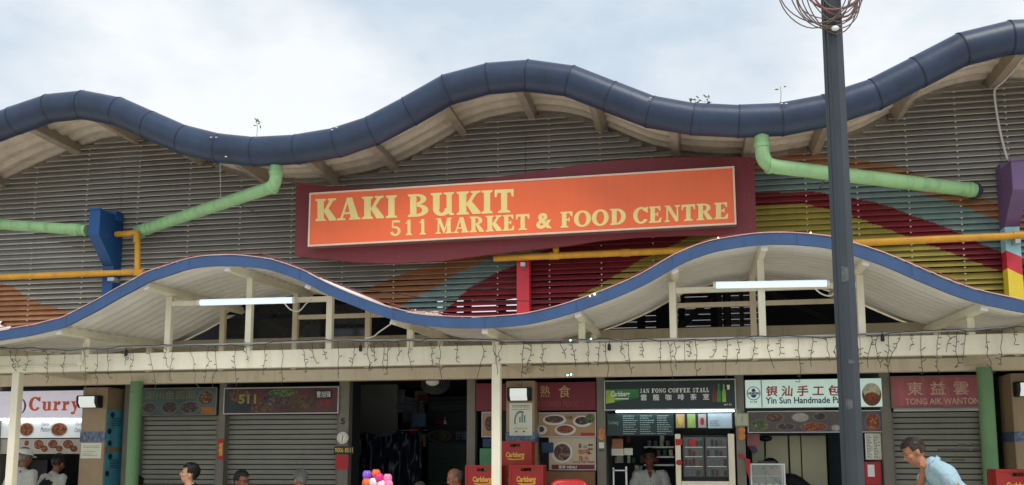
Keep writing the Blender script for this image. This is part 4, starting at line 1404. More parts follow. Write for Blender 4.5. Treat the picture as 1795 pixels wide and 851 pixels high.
tl = MB()
p0, p1 = at(-30, 736, 11.99), at(143, 736, 11.99)
build(MB().tube([p0, p1], .013, 10), 'tube_light', M('stall_tube', (1, 1, 1), .4, var=0, emit=4.0, emit_col=(.86, .94, 1)), s, smooth=True)
build(MB().box(at(-30, 800, 12.1).x, at(138, 800, 12.1).x, 12.1, 12.6, .061, 1.05), 'counter', m_alu, s, bevel=.01)
build(MB().box(at(62, 800, 12.5).x, at(92, 800, 12.5).x, 12.4, 12.8, 1.05, at(75, 806, 12.5).z), 'food_warmer', m_black, s, bevel=.01)

# ---- first shuttered stall
s = stall_root(310, 'closed stall with dim food banner just right of the left green column')
m_ban1 = M('banner_teal', C(60, 92, 92), 0.45, var=0.35, scale=4)
o, _ = board(s, 246, 682, 378, 727, m_ban1, frame=m_pil)
for a, b, c, d, mt in ((250, 272, 706, 726, m_food_d), (284, 310, 704, 726, m_food_d), (316, 349, 704, 726, m_food_d)):
    pic(o, a - 2, c - 1, b + 2, d, 11.937, M('print_plate_dim', C(110, 104, 100), .5, var=.2))
    pic(o, a, c + 1, b, d - 2, 11.934, mt)
pic(o, 346, 684, 376, 712, 11.937, M('print_plate_dim', C(110, 104, 100)))
pic(o, 348, 686, 374, 710, 11.934, m_food_b)
flat(o, 352, 714, 378, 726, 11.937, M('print_amber', C(150, 98, 40), .5, var=.4, scale=8))
text_px(o, '潮州鱼圆面', 254, 685, 342, 701, 11.936, M('print_dimgold', C(120, 116, 80), .5, var=.3), .01)
shutter(s, 247, 381, 729)
# ---- second shuttered stall
s = stall_root(495, 'closed stall with dark red banner showing a price between the clock and left pilaster')
m_ban2 = M('banner_maroon', C(84, 38, 38), 0.4, var=0.6, scale=3)
o, _ = board(s, 394, 681, 592, 724, m_ban2, frame=m_alu)
flat(o, 395, 682, 440, 723, 11.9375, M('print_navy', C(40, 50, 58), .5, var=.5, scale=9))
pic(o, 400, 682, 440, 706, 11.9365, m_food_b)
pic(o, 462, 684, 508, 714, 11.9371, m_food_d)
pic(o, 505, 694, 552, 722, 11.9369, food('print_food_mix', [C(90, 36, 32), C(66, 60, 40), C(110, 86, 40), C(50, 26, 28)], 30))
pic(o, 440, 706, 480, 724, 11.9368, m_food_b)
text_px(o, '511', 418, 692, 449, 708, 11.9355, M('print_dullyellow', C(150, 138, 66), .5, var=.2), .03)
X = rect(460, 685, 545, 700, 11.936)
pic(o, 470, 682, 522, 696, 11.9366, m_food_g)
flat(o, 553, 684, 582, 699, 11.9366, M('print_blackish', C(36, 32, 34)))
text_px(o, '曹旭锋', 555, 686, 580, 697, 11.935, m_whiteprint, .0)
text_px(o, '$1.50', 562, 702, 578, 710, 11.935, m_redprint, .02)
shutter(s, 398, 592, 727)
# red couplet and stickers on pilasters
def sticker(px0, py0, px1, py1, mat, label, Y=11.97, txt=None, tm=None, cat='sticker', name='sticker'):
    X0, X1, Z0, Z1 = rect(px0, py0, px1, py1, Y)
    t = thing(name, label, cat, ((X0 + X1) / 2, Y, Z0))
    build(MB().box(X0, X1, Y - .008, Y - .001, Z0, Z1), 'sheet', mat, t)
    if txt:
        mb = MB()
        text_on(mb, txt, X0 + .012, X1 - .012, Z0 + (Z1 - Z0) * .18, Z0 + (Z1 - Z0) * .82, Y - .0095, 0, .02)
        build(mb, 'lettering', tm, t)
    return t
sticker(382, 770, 392, 806, m_redprint, 'red paper strip on the pilaster between the two closed stalls', txt='福', tm=m_yelprint)
sticker(586, 783, 620, 796, M('print_blackish', C(36, 32, 34)), 'black sticker with yellow lettering below the round clock', 11.955, '9006 8511', m_yelprint)
sticker(588, 798, 611, 823, m_redprint, 'red poster under the black sticker by the passage', 11.96)
text_px(hall, '5', 597, 733, 605, 744, 11.962, m_ink, .03, name='unit_number')
# round clock
p = at(600.5, 768, 11.93)
ck = thing('wall_clock', 'round white wall clock on the pilaster beside the passage', 'clock', p)
build(MB().tube([p + Vector((0, .035, 0)), p], .082, 28), 'case', m_alu, ck, auto=True)
build(MB().tube([p + Vector((0, .0, 0)), p + Vector((0, -.004, 0))], .074, 28), 'dial', m_paper, ck, auto=True)
hd = MB()
hd.bar(p + Vector((0, -.007, 0)), p + Vector((-.006, -.007, -.055)), .004, .006, (0, 1, 0))
hd.bar(p + Vector((0, -.008, 0)), p + Vector((.008, -.008, .040)), .004, .009, (0, 1, 0))
build(hd, 'hands', m_ink, ck, kind='stuff')
nb = MB()
for k in range(12):
    a = k * math.pi / 6
    q = p + Vector((math.sin(a) * .060, -.006, math.cos(a) * .060))
    nb.box(q.x - .004, q.x + .004, q.y - .001, q.y, q.z - .006, q.z + .006)
build(nb, 'hour_marks', m_ink, ck, kind='stuff')

# ---- passage into the market
s = thing('inner_stall', 'dim shuttered stall with dark sign seen inside the passage', 'stall', (at(780, 805, 15.5).x, 15.5, .06))
X0, X1, Z0, Z1 = rect(748, 772, 820, 900, 15.5)
build(MB().box(X0, X1, 15.55, 15.7, .061, 2.5), 'wall', M('inner_green', C(70, 92, 84), .6, var=.15), s)
z = Z1
while z > .8:
    build(MB().box(X0 + .03, X1, 15.51, 15.545, z - .07, z - .008), 'slat', M('inner_shutter', C(86, 112, 102), .5, var=.1), s)
    z -= .075
o, _ = board(s, 746, 752, 820, 776, M('inner_sign', C(34, 40, 62), .5, var=.2), 'signboard', 15.45, .05)
pic(o, 749, 754, 791, 776, 15.447, M('print_plate_dim', C(110, 104, 100)))
pic(o, 752, 756, 788, 774, 15.444, m_food_d)
pic(o, 768, 757, 784, 772, 15.441, m_food_g)
text_px(o, '甘榜', 798, 756, 818, 771, 15.446, M('print_pale', C(150, 170, 190)), .0)
o, _ = board(s, 744, 722, 820, 748, M('inner_shelf', C(40, 46, 56), .5, var=.3), 'upper_board', 15.40, .05)
X0, X1, Z0, Z1 = rect(742, 704, 822, 708, 15.3)
build(MB().box(X0, X1, 15.25, 15.4, Z0, Z1), 'beam', m_steel_dark, s)
for px, mt in ((768, m_redprint), (775, m_redprint), (780, m_white)):
    p = at(px, 744, 15.38)
    build(MB().tube([p, p + Vector((0, 0, .05)), p + Vector((0, 0, .07)), p + Vector((0, 0, .12))], [.03, .03, .012, .012], 8), 'bottle', mt, s, smooth=True)
# side wall of the passage with stall fronts
s2 = thing('inner_stall', 'dark stall row along the left side of the passage', 'stall', (xa_, 14, .06))
build(MB().box(xa_ - 3.1, xa_ - 3.0, 14.31, 20, .061, 2.6), 'wall', m_dark, s2)
for k, y in enumerate((14.3, 15.6, 16.9)):
    build(MB().box(xa_ - 1.4, xa_ - 1.3, y + .2, y + 1.3, 1.85, 2.3), 'signboard', (m_steel_dark, m_ban1, m_ban2)[k], s2, bevel=.01)
    build(MB().box(xa_ - 1.4, xa_ - 1.36, y + .25, y + 1.2, .3, 1.2), 'counter_front', m_dark, s2)
build(MB().box(xa_ - 3, xb_ + 3, 20.0, 20.1, .061, 2.6), 'end_wall', m_dark, s2)
# clutter inside the passage: hanging boards, shelves, tables, a lit sign far in
cl_ = thing('inner_stall', 'dim stall with shelves and hanging boards deep in the passage', 'stall', (at(690, 805, 17).x, 17, .06))
m_cl = [M('clutter_blue', C(84, 116, 150), .5, var=.3), M('clutter_grey', C(150, 158, 166), .5, var=.3), M('clutter_red', C(160, 60, 64), .5, var=.3), M('clutter_green', C(104, 150, 120), .5, var=.3), M('clutter_tan', C(180, 160, 126), .5, var=.3)]
r7 = random.Random(21)
for k in range(26):
    px, py = r7.uniform(622, 742), r7.uniform(690, 800)
    Yk = r7.uniform(14.2, 16.8)
    w_, h_ = r7.uniform(.06, .28), r7.uniform(.04, .22)
    p = at(px, py, Yk)
    build(MB().box(p.x - w_ / 2, p.x + w_ / 2, Yk, Yk + .04, p.z - h_ / 2, p.z + h_ / 2), 'hanging_board', r7.choice(m_cl), cl_, bevel=.004)
for k in range(4):
    a, b = at(612, 684 + k * 9, 14.0), at(742, 704 + k * 7, 18.5)
    build(MB().bar(a, b, .05, .07), 'ceiling_beam', m_cl[1], cl_)
for px in (640, 690, 735):
    p = at(px, 770, 15.8)
    build(MB().tube([(p.x, 15.8, .061), (p.x, 15.8, 2.6)], .04, 10), 'post', m_cl[1], cl_, smooth=True)
# round lamp taken as lit, built with fan cage rings; hub glows
p = at(758, 672, 13.4)
fn = thing('passage_lamp', 'round pale lit lamp with cage high in the dark passage', 'fan', p)
build(MB().ell(p + Vector((0, 0, .02)), (.10, .10, .06), 16, 8), 'lamp_hub', M('lamp_pale', C(190, 190, 170), .4, emit=.22), fn, smooth=True)
for k in range(6):
    r_ = .06 + .03 * k
    build(MB().tube([p + Vector((.06, 0, -.02)) + Vector((math.cos(a * math.pi / 12) * r_, -.04 - k * .003, math.sin(a * math.pi / 12) * r_ * .7)) for a in range(25)], .0035, 4, cap=False), 'cage_ring', m_galv, fn)
# crumpled plastic sheeting that catches the light
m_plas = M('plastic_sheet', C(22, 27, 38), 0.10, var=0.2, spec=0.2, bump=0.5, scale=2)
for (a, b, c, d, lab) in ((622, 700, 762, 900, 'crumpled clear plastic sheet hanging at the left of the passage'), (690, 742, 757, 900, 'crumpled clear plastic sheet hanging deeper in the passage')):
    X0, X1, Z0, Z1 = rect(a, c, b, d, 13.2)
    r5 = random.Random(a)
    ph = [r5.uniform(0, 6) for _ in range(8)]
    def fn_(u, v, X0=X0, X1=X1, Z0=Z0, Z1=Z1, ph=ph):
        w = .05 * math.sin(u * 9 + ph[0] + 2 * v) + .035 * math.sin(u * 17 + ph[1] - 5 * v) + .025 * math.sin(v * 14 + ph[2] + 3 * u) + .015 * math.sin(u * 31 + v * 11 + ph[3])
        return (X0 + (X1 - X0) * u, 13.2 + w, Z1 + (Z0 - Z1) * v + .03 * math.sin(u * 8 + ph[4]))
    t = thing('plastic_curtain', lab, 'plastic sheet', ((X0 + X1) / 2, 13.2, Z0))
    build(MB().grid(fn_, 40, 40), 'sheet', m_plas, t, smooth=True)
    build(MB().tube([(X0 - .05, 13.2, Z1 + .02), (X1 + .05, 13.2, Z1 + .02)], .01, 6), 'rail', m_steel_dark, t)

# ---- maroon cooked food stall
s = stall_root(940, 'maroon signed stall with dish photo boards behind the beer crates')
m_mar2 = M('sign_maroon', C(112, 28, 42), 0.5, var=0.12, scale=2, streak=.2, dirt=C(80, 24, 34))
o, _ = board(s, 834, 671, 1044, 720, m_mar2)
m_gold = M('print_gold', C(196, 168, 112), .5, var=.1)
text_px(o, '食', 979, 676, 1000, 697, 11.937, m_gold, .0)
text_px(o, '熟', 947, 676, 964, 697, 11.937, m_gold, .0)
text_px(o, 'COOKED FOOD', 942, 703, 1015, 713, 11.937, M('print_faded_red', C(140, 60, 64), .5, var=.2), .02)
m_menu = M('menu_tan', C(170, 136, 98), .5, var=.12, scale=5)
o, _ = board(s, 946, 725, 1043, 765, m_menu, 'menu_board', 11.98, .03, m_alu, .012)
for a, b, c, d, mt in ((951, 993, 727, 746, m_food_b), (1004, 1038, 729, 749, m_food_d), (972, 1010, 744, 764, m_food_r), (940, 959, 746, 762, m_food_d)):
    pic(o, a, c, b, d, 11.977, m_plate)
    pic(o, a + 4, c + 2, b - 5, d - 4, 11.974, mt)
pic(o, 1026, 726, 1042, 742, 11.972, m_food_g)
text_px(o, '招牌', 991, 729, 1003, 736, 11.976, m_ink, .0)
flat(o, 1018, 759, 1042, 764, 11.976, m_redprint)
o, _ = board(s, 964, 769, 1043, 823, M('menu_cream', C(196, 180, 150), .5, var=.08, scale=5), 'menu_board', 11.98, .03, m_alu, .012)
pic(o, 966, 775, 1004, 812, 11.977, m_plate, ang=.5)
pic(o, 971, 778, 1000, 808, 11.974, m_food_b, ang=.5)
text_px(o, '$', 1014, 778, 1019, 786, 11.975, m_ink, .03)
text_px(o, '咖喱', 1014, 788, 1034, 797, 11.975, m_redprint, .0)
text_px(o, '鱼头', 1014, 799, 1033, 808, 11.975, m_redprint, .0)
text_px(o, 'Curry Fish Head', 1004, 808, 1041, 813, 11.975, m_ink, .01)
flat(o, 967, 815, 1042, 823, 11.976, m_mar2)
text_px(o, '菜单 MENU', 979, 816, 1011, 822, 11.973, m_whiteprint, .01)
flat(o, 1022, 781, 1029, 786, 11.976, M('print_teal', C(120, 160, 160)))
lines_px(o, 1031, 776, 1041, 798, 11.975, m_ink, 3, 1)
o, _ = board(s, 846, 724, 862, 765, m_menu, 'menu_board', 11.98, .03, m_alu, .012)
pic(o, 850, 730, 865, 756, 11.977, m_food_b)
build(MB().box(at(842, 800, 12.05).x, at(874, 800, 12.05).x, 12.0, 12.1, at(850, 842, 12).z, at(850, 786, 12).z), 'storage_box', M('box_green', C(86, 150, 104), .5, var=.2, scale=6), s, bevel=.01)
build(MB().box(at(846, 800, 12.05).x, at(874, 800, 12.05).x, 12.03, 12.12, at(850, 785, 12).z, at(850, 768, 12).z), 'storage_box', M('box_navy', C(30, 58, 96), .5, var=.2), s, bevel=.01)
build(MB().box(at(950, 790, 11.96).x, at(970, 790, 11.96).x, 11.95, 11.975, at(960, 794, 11.96).z, at(960, 776, 11.96).z), 'blue_card', M('card_blue', C(18, 58, 92), .5, var=.1), s)
X0, X1, Z0, Z1 = rect(950, 826, 1044, 900, 12.0)
build(MB().box(X0, X1, 12.0, 12.5, .061, Z1), 'counter', M('counter_wood', C(130, 92, 60), .5, var=.15), s, bevel=.01)
build(MB().box(at(836, 790, 12.6).x, at(1044, 790, 12.6).x, 12.6, 12.64, .061, 2.4), 'inner_screen', m_inner, s)

# ---- coffee stall
s = stall_root(1175, 'dark green coffee and beer stall with black counter fridge and long tube light')
m_jf = M('sign_deep_green', C(20, 44, 44), .35, var=.15, scale=1.5)
o, _ = board(s, 1061, 668, 1288, 717, m_jf, frame=m_alu)
m_jf2 = M('print_glow_green', C(44, 120, 60), .4, var=.5, scale=6)
X0, X1, Z0, Z1 = rect(1062, 669, 1120, 716, 11.937)
mb = MB().add([(X0, 11.9375, Z0 + .06), (X1, 11.9375, Z0 + .13), (X1, 11.9375, Z1 - .10), (X0, 11.9375, Z1 - .10)], [(0, 1, 2, 3)])
build(mb, 'bottle_print', m_jf2, o)
mb = MB().add([(X0, 11.9365, Z0 + .06), (X0 + .11, 11.9365, Z0 + .075), (X0 + .11, 11.9365, Z1 - .115), (X0, 11.9365, Z1 - .11)], [(0, 1, 2, 3)])
build(mb, 'bottle_neck_print', M('print_lime', C(150, 184, 70), .4, var=.3), o)
text_px(o, 'Carlsberg', 1071, 686, 1104, 698, 11.934, m_whiteprint, .02, .15)
for q in ((1078, 698.5, 1102, 700.5),):
    flat(o, *q, 11.934, m_whiteprint, 'swash')
text_px(o, 'JAN FONG COFFEE STALL', 1122, 681, 1243, 688.5, 11.937, m_whiteprint, slab=True)
text_px(o, '雲龍咖啡茶室', 1123, 691, 1243, 702, 11.936, m_whiteprint, .012, spacing=1.85)
for k, (px, y0, mt) in enumerate(((1252, 676, M('print_bottle_brown', C(110, 50, 40), .4, var=.4)), (1260, 673, M('print_bottle_green', C(60, 140, 60), .4, var=.4)), (1269, 674, M('print_lime', C(150, 184, 70))), (1277, 675, m_whiteprint))):
    X0, X1, Z0, Z1 = rect(px - 3.4, y0, px + 3.4, 705, 11.936)
    w, h = X1 - X0, Z1 - Z0
    if k < 3:
        pl = [(X0, Z0), (X1, Z0), (X1, Z0 + h * .55), (X0 + w * .7, Z0 + h * .75), (X0 + w * .68, Z1), (X0 + w * .32, Z1), (X0 + w * .3, Z0 + h * .75), (X0, Z0 + h * .55)]
    else:
        pl = [(X0 + w * .25, Z0 + h * .72), (X0 + w * .75, Z0 + h * .72), (X0 + w * .9, Z0 + h), (X0 + w * .1, Z0 + h)]
    build(MB().add([(x, 11.936, z) for x, z in pl], [tuple(range(len(pl)))]), 'bottle_print', mt, o)
text_px(o, '#01-01', 1269, 708, 1282, 711.5, 11.936, m_whiteprint, .0)
p0, p1 = at(1080, 722, 11.93), at(1287, 720.5, 11.93)
build(MB().tube([p0, p1], .011, 10), 'tube_light', M('stall_tube2', (1, 1, 1), .4, var=0, emit=7.0, emit_col=(.78, .95, 1)), s, smooth=True)
o, _ = board(s, 1064, 725, 1181, 764, m_tealdk, 'menu_board', 12.02, .03)
text_px(o, 'Carlsberg', 1066, 738, 1084, 746, 12.016, M('print_dimgreen', C(110, 150, 120)), .01, .15)
lines_px(o, 1091, 727, 1181, 762, 12.016, M('print_menu', C(150, 170, 165)), 9, 3, .34)
o, _ = board(s, 1183, 724, 1286, 752, M('print_black', C(24, 26, 30), .5), 'poster_row', 12.02, .03)
for a, b, mt, mt2 in ((1185, 1200, M('poster_tan', C(176, 150, 110), .5), m_yelprint), (1205, 1219, M('poster_lime', C(150, 176, 110), .5), M('print_lime', C(150, 184, 70))), (1224, 1238, M('poster_grey', C(170, 168, 166), .5), m_redprint)):
    flat(o, a, 726, b, 750, 12.017, mt)
    pic(o, a + 3.5, 732, b - 3.5, 746, 12.014, mt2)
flat(o, 1241, 725, 1283, 751, 12.017, M('poster_pale', C(176, 194, 206), .5, var=.1))
lines_px(o, 1244, 736, 1262, 747, 12.014, m_ink, 3, 1, .3)
# fridge
fg = thing('drinks_fridge', 'black glass door drinks fridge with cream side posts at the coffee stall', 'fridge', (at(1236, 805, 12).x, 12.0, .06))
X0, X1, Z0, Z1 = rect(1184, 763, 1288, 860, 11.98)
FZ0 = .75
build(MB().box(X0 + .08, X1 - .06, 12.05, 12.62, .061, Z1), 'cabinet', m_black, fg, bevel=.008)
for a, b in ((1184, 1193.5), (1277, 1288)):
    x0, x1 = at(a, 800, 11.97).x, at(b, 800, 11.97).x
    build(MB().box(x0, x1, 11.955, 12.04, .061, at(1236, 761, 11.97).z), 'side_post', m_cream, fg, bevel=.006)
zc0 = at(1236, 844, 11.97).z
build(MB().box(at(1194, 800, 11.97).x, at(1277, 800, 11.97).x, 11.955, 12.04, zc0 - .10, zc0), 'counter_edge', m_cream, fg, bevel=.006)
m_fgl = M('fridge_glass', C(58, 66, 68), 0.06, var=0.2, spec=.8)
for k, (a, b) in enumerate(((1199, 1233), (1238, 1275))):
    XX0, XX1, ZZ0, ZZ1 = rect(a, 767, b, 836, 12.03)
    d_ = build(MB().box(XX0, XX1, 12.035, 12.049, ZZ0, ZZ1), 'door', m_fgl, fg)
    fr_ = MB()
    fr_.box(XX0 - .012, XX0, 12.02, 12.045, ZZ0 - .01, ZZ1 + .01)
    build(fr_, 'door_stile', m_steel_dark, d_)
    fr_ = MB().box(XX1, XX1 + .012, 12.02, 12.045, ZZ0 - .01, ZZ1 + .01)
    build(fr_, 'door_stile', m_steel_dark, d_)
    sh = MB()
    for zz in (.25, .5, .74):
        zq = ZZ0 + (ZZ1 - ZZ0) * zz
        sh.box(XX0 + .01, XX1 - .01, 12.030, 12.0345, zq, zq + .008)
    build(sh, 'shelf_edge', m_white, d_, kind='stuff')
    cans = MB()
    for zz in (.02, .27, .52, .77):
        zq = ZZ0 + (ZZ1 - ZZ0) * zz
        n_ = 5
        for c_ in range(n_):
            if rng.random() < .8:
                x = XX0 + (XX1 - XX0) * (c_ + .5) / n_
                cans.box(x - .017, x + .017, 12.024, 12.0342, zq, zq + (ZZ1 - ZZ0) * rng.uniform(.12, .19), rng.randrange(4))
    build(cans, 'drink_cans', [M('can_red', C(84, 46, 44)), M('can_grey', C(96, 100, 98)), M('can_green', C(48, 66, 54)), M('can_tan', C(92, 82, 68))], d_, kind='stuff')
pic(fg, 1207, 769, 1220, 783, 12.02, m_redprint, 'round_sticker')
sticker(1184, 770, 1196, 781, m_redprint, 'small red label on the cream post beside the fridge', 11.953)
pic(fg, 1185, 806, 1196, 816, 11.951, m_redprint, 'round_sticker')
# clutter on the coffee stall's shelves and counter
for k in range(16):
    px, py = rng.uniform(1068, 1180), rng.choice([776, 792, 812, 830])
    p = at(px, py, 13.1 + rng.uniform(-.1, .2))
    w_, h_ = rng.uniform(.04, .10), rng.uniform(.05, .13)
    build(MB().box(p.x - w_ / 2, p.x + w_ / 2, p.y, p.y + .08, p.z, p.z + h_), 'packet', (m_cream, M('pk_teal', C(80, 130, 130), .5), M('pk_brown', C(120, 84, 60), .5), m_white, M('pk_red', C(150, 50, 50), .5))[k % 5], s, bevel=.005)
# shelves behind the stall man
sv = MB()
for y0, dy in ((783, 0), (800, 0), (814, 0)):
    X0, X1, Z0, Z1 = rect(1130, y0, 1182, y0 + 3, 13.2)
    sv.box(X0, X1, 13.0, 13.4, Z0, Z1)
build(sv, 'shelves', m_alu, s, kind='stuff')
for k in range(9):
    p = at(1133 + k * 5.4, 783 if k % 2 else 799, 13.05)
    build(MB().tube([p, p + Vector((0, 0, .08))], .028, 8), 'canister', (M('box_green', C(86, 150, 104)), m_alu, m_cream)[k % 3], s, auto=True)
build(MB().box(at(1066, 790, 13.3).x, at(1182, 790, 13.3).x, 13.42, 13.5, .061, 2.4), 'inner_screen', M('inner_dkblue', C(40, 54, 66), .6, var=.2), s)
for a, y0, b, y1, mt in ((1073, 770, 1092, 787, M('card_orange', C(176, 120, 76), .5, var=.2)), (1094, 786, 1109, 798, m_paper), (1072, 787, 1093, 799, m_paper)):
    X0, X1, Z0, Z1 = rect(a, y0, b, y1, 12.3)
    build(MB().box(X0, X1, 12.3, 12.31, Z0, Z1), 'paper_sheet', mt, s)
X0, X1, Z0, Z1 = rect(1066, 826, 1184, 900, 12.06)
rk = MB()
rk.box(at(1074, 800, 12.1).x, at(1076.5, 800, 12.1).x, 12.08, 12.1, 1.0, at(1075, 820, 12.1).z)
rk.box(at(1096, 800, 12.1).x, at(1099, 800, 12.1).x, 12.08, 12.1, 1.0, at(1098, 818, 12.1).z)
rk.box(at(1074, 800, 12.1).x, at(1098, 800, 12.1).x, 12.08, 12.1, at(1085, 826, 12.1).z, at(1085, 824, 12.1).z)
build(rk, 'counter_rack', m_white, s)
build(MB().box(at(1064, 800, 12.1).x, at(1183, 800, 12.1).x, 12.08, 12.6, .061, 1.0), 'counter', m_alu, s, bevel=.01)

# square clock and stickers on the pilasters
p = at(1300.5, 736, 11.95)
ck = thing('wall_clock', 'square pale green wall clock on the pilaster beside the lit bun stall', 'clock', p)
build(MB().box(p.x - .085, p.x + .085, 11.93, 11.968, p.z - .085, p.z + .085), 'case', M('clock_case', C(150, 160, 130), .4), ck, bevel=.012)
build(MB().box(p.x - .068, p.x + .068, 11.926, 11.9295, p.z - .068, p.z + .068), 'dial', M('clock_dial', C(186, 194, 160), .4), ck)
hd = MB()
hd.bar((p.x, 11.923, p.z), (p.x - .004, 11.923, p.z - .04), .003, .005, (0, 1, 0))
hd.bar((p.x, 11.922, p.z), (p.x + .010, 11.922, p.z + .05), .003, .004, (0, 1, 0))
build(hd, 'hands', m_ink, ck, kind='stuff')
m_garl = M('ornament_orange', C(206, 130, 66), .5, var=.3, scale=14)
def ornament(a, y0, b, y1, label):
    X0, X1, Z0, Z1 = rect(a, y0, b, y1, 11.95)
    t = thing('paper_ornament', label, 'ornament', ((X0 + X1) / 2, 11.95, Z0))
    cx = (X0 + X1) / 2
    build(MB().disc(X0, X1, (Z0 + Z1) / 2, Z1, 11.955, 14), 'upper_half', m_garl, t)
    build(MB().disc(X0, X1, Z0, (Z0 + Z1) / 2 + .02, 11.952, 14), 'lower_half', m_garl, t)
ornament(1293, 749, 1307, 772, 'orange paper ornament below the square clock')
ornament(1049, 751, 1060, 772, 'orange paper ornament on the pilaster left of the coffee stall')
sticker(1050, 776, 1059, 786, m_paper, 'white sticker on the pilaster left of the coffee stall')
sticker(1050, 788, 1059, 791.5, M('print_green', C(40, 110, 70)), 'thin green label below the white pilaster sticker')

# ---- bun stall
s = stall_root(1425, 'lit bun stall with pale green sign, red brush lettering and steel kitchen')
m_lit2 = M('lit_green_sign', C(196, 224, 214), .4, var=.05, emit=.26)
o, _ = board(s, 1307, 665, 1546, 714, m_lit2)
flat(o, 1334, 665, 1336, 714, 11.9385, M('print_greyline', C(150, 170, 160)))
m_uni = M('print_union_blue', C(28, 70, 150), .5)
X0, X1, Z0, Z1 = rect(1309, 678, 1333, 702, 11.936)
mb = MB()
for q in ring((X0 + X1) / 2, (Z0 + Z1) / 2, (X1 - X0) / 2, (Z1 - Z0) / 2, .008, .008, 0, 360, 28):
    mb.add([(x, 11.936, z) for x, z in q], [(3, 2, 1, 0)])
cx, cz = (X0 + X1) / 2, (Z0 + Z1) / 2
mb.disc(cx - .035, cx + .035, cz - .055, cz + .02, 11.9355, 14)
mb.disc(cx - .024, cx + .024, cz + .015, cz + .06, 11.9353, 12)
build(mb, 'emblem', m_uni, o)
flat(o, 1310, 687.5, 1332, 692.5, 11.9345, m_whiteprint)
text_px(o, 'UNION', 1311, 688, 1331, 692, 11.932, m_ink, .03)
text_px(o, '01-08', 1315, 703, 1327, 706.5, 11.936, m_ink, .01)
text_px(o, '银汕手工包', 1343, 676, 1472, 695, 11.935, m_redprint, .022, .08, 1.3)
text_px(o, 'Yin Sun Handmade Pau', 1342, 696, 1480, 707.5, 11.935, M('print_navy_txt', C(36, 64, 84), .5), .018)
pic(o, 1511, 672, 1545, 712, 11.936, M('print_bowl', C(120, 62, 34), .5, var=.3))
pic(o, 1513, 672, 1543, 700, 11.933, M('print_noodle', C(196, 196, 170), .5, var=.3, scale=24))
pic(o, 1516, 688, 1540, 702, 11.930, m_food_r)
o, _ = board(s, 1312, 722, 1546, 757, M('food_band', C(86, 80, 78), .45, var=.25, scale=6), 'menu_board', 11.99, .03, m_alu, .012)
for a, b, c, d, mt in ((1315, 1348, 735, 756, m_food_g), (1340, 1375, 723, 742, m_food_b), (1386, 1420, 723, 741, M('print_bun', C(170, 164, 156), .5, var=.3, scale=20)), (1402, 1452, 740, 757, m_food_r), (1424, 1450, 723, 738, m_food_d), (1455, 1475, 744, 757, M('print_bun', C(170, 164, 156))), (1515, 1545, 724, 756, m_food_r), (1360, 1395, 741, 755, m_food_d)):
    pic(o, a, c, b, d, 11.987, M('print_plate_dim', C(110, 104, 100)))
    pic(o, a + 3, c + 1.5, b - 3, d - 1.5, 11.984, mt)
# steel panels of the kitchen
m_ss = M('stainless', C(150, 146, 122), .36, .65, var=.10, scale=3, bump=.03)
for a, b, Y in ((1318, 1340, 12.9), (1341.5, 1382, 12.9), (1384.5, 1404, 12.9), (1405.5, 1449, 12.9)):
    x0, x1 = at(a, 800, Y).x, at(b, 800, Y).x
    build(MB().box(x0, x1, Y, Y + .04, .4, at(1390, 764, Y).z), 'steel_panel', m_ss, s, bevel=.004)
build(MB().box(at(1452, 800, 13.2).x, at(1546, 800, 13.2).x, 13.2, 13.3, .061, 2.4), 'inner_screen', M('inner_dkblue', C(40, 54, 66)), s)
build(MB().box(at(1312, 800, 12.95).x, at(1546, 800, 12.95).x, 13.35, 13.4, .061, 2.5), 'inner_screen', m_inner, s)
def loose(par, pts, Y, mat, name, th=.006):
    P = [at(a, b, Y) for a, b in pts]
    build(MB().prism([(p.x, p.z) for p in P], Y - th, Y), name, mat, par)
loose(s, [(1309, 761), (1331, 761), (1332, 781), (1310, 783)], 12.3, M('pink_sheet', C(176, 110, 112), .5, var=.1), 'pink_sheet')
loose(s, [(1312, 784), (1323, 782), (1329, 791), (1321, 797)], 12.28, M('purple_card', C(84, 56, 84), .5), 'purple_card')
p = at(1342, 769, 12.7)
build(MB().ell(p, (.085, .06, .04), 12, 6), 'hanging_wok', m_black, s, smooth=True)
build(MB().tube([at(1342, 774, 12.7), at(1342, 800, 12.7)], .005, 6), 'wok_handle', m_black, s)
# glass display case
dc = thing('display_case', 'small glass display case with white frame on the bun stall counter', 'display case', at(1347, 860, 12.05))
X0, X1, Z0, Z1 = rect(1316, 813, 1377, 870, 12.02)
fr = MB()
for x in (X0, X1 - .018):
    for y in (12.02, 12.30):
        fr.box(x, x + .018, y, y + .018, Z0, Z1 - .0185)
fr.box(X0, X1, 12.02, 12.32, Z1 - .018, Z1)
fr.box(X0, X1, 12.02, 12.32, Z0, Z0 + .018)
build(fr, 'frame', m_white, dc, kind=None)
gl = MB().box(X0 + .019, X1 - .019, 12.024, 12.028, Z0 + .02, Z1 - .02)
build(gl, 'glass_pane', M('clear_glass', (.8, .9, .88), .05, var=0, alpha=.18, spec=.9), dc)
for zz in (.25, .6):
    build(MB().box(X0 + .02, X1 - .02, 12.04, 12.29, Z0 + (Z1 - Z0) * zz, Z0 + (Z1 - Z0) * zz + .008), 'shelf', m_alu, dc)
for k in range(5):
    x = X0 + .06 + k * .085
    build(MB().ell((x, 12.12, Z0 + (Z1 - Z0) * .25 + .03), (.035, .035, .025), 10, 6), 'bun', M('bun_white', C(220, 216, 200), .5), dc, smooth=True)
build(MB().box(X0 + .10, X1 - .10, 12.05, 12.13, Z1 + .001, Z1 + .03), 'tray', m_steel_dark, dc, bevel=.004)
rb = thing('ribbon_bow', 'red ribbon hanging on the corner of the glass display case', 'ribbon', at(1309, 806, 11.96))
loose(rb, [(1294, 795), (1304, 799), (1304, 806), (1295, 802)], 11.96, m_redprint, 'loop', .012)
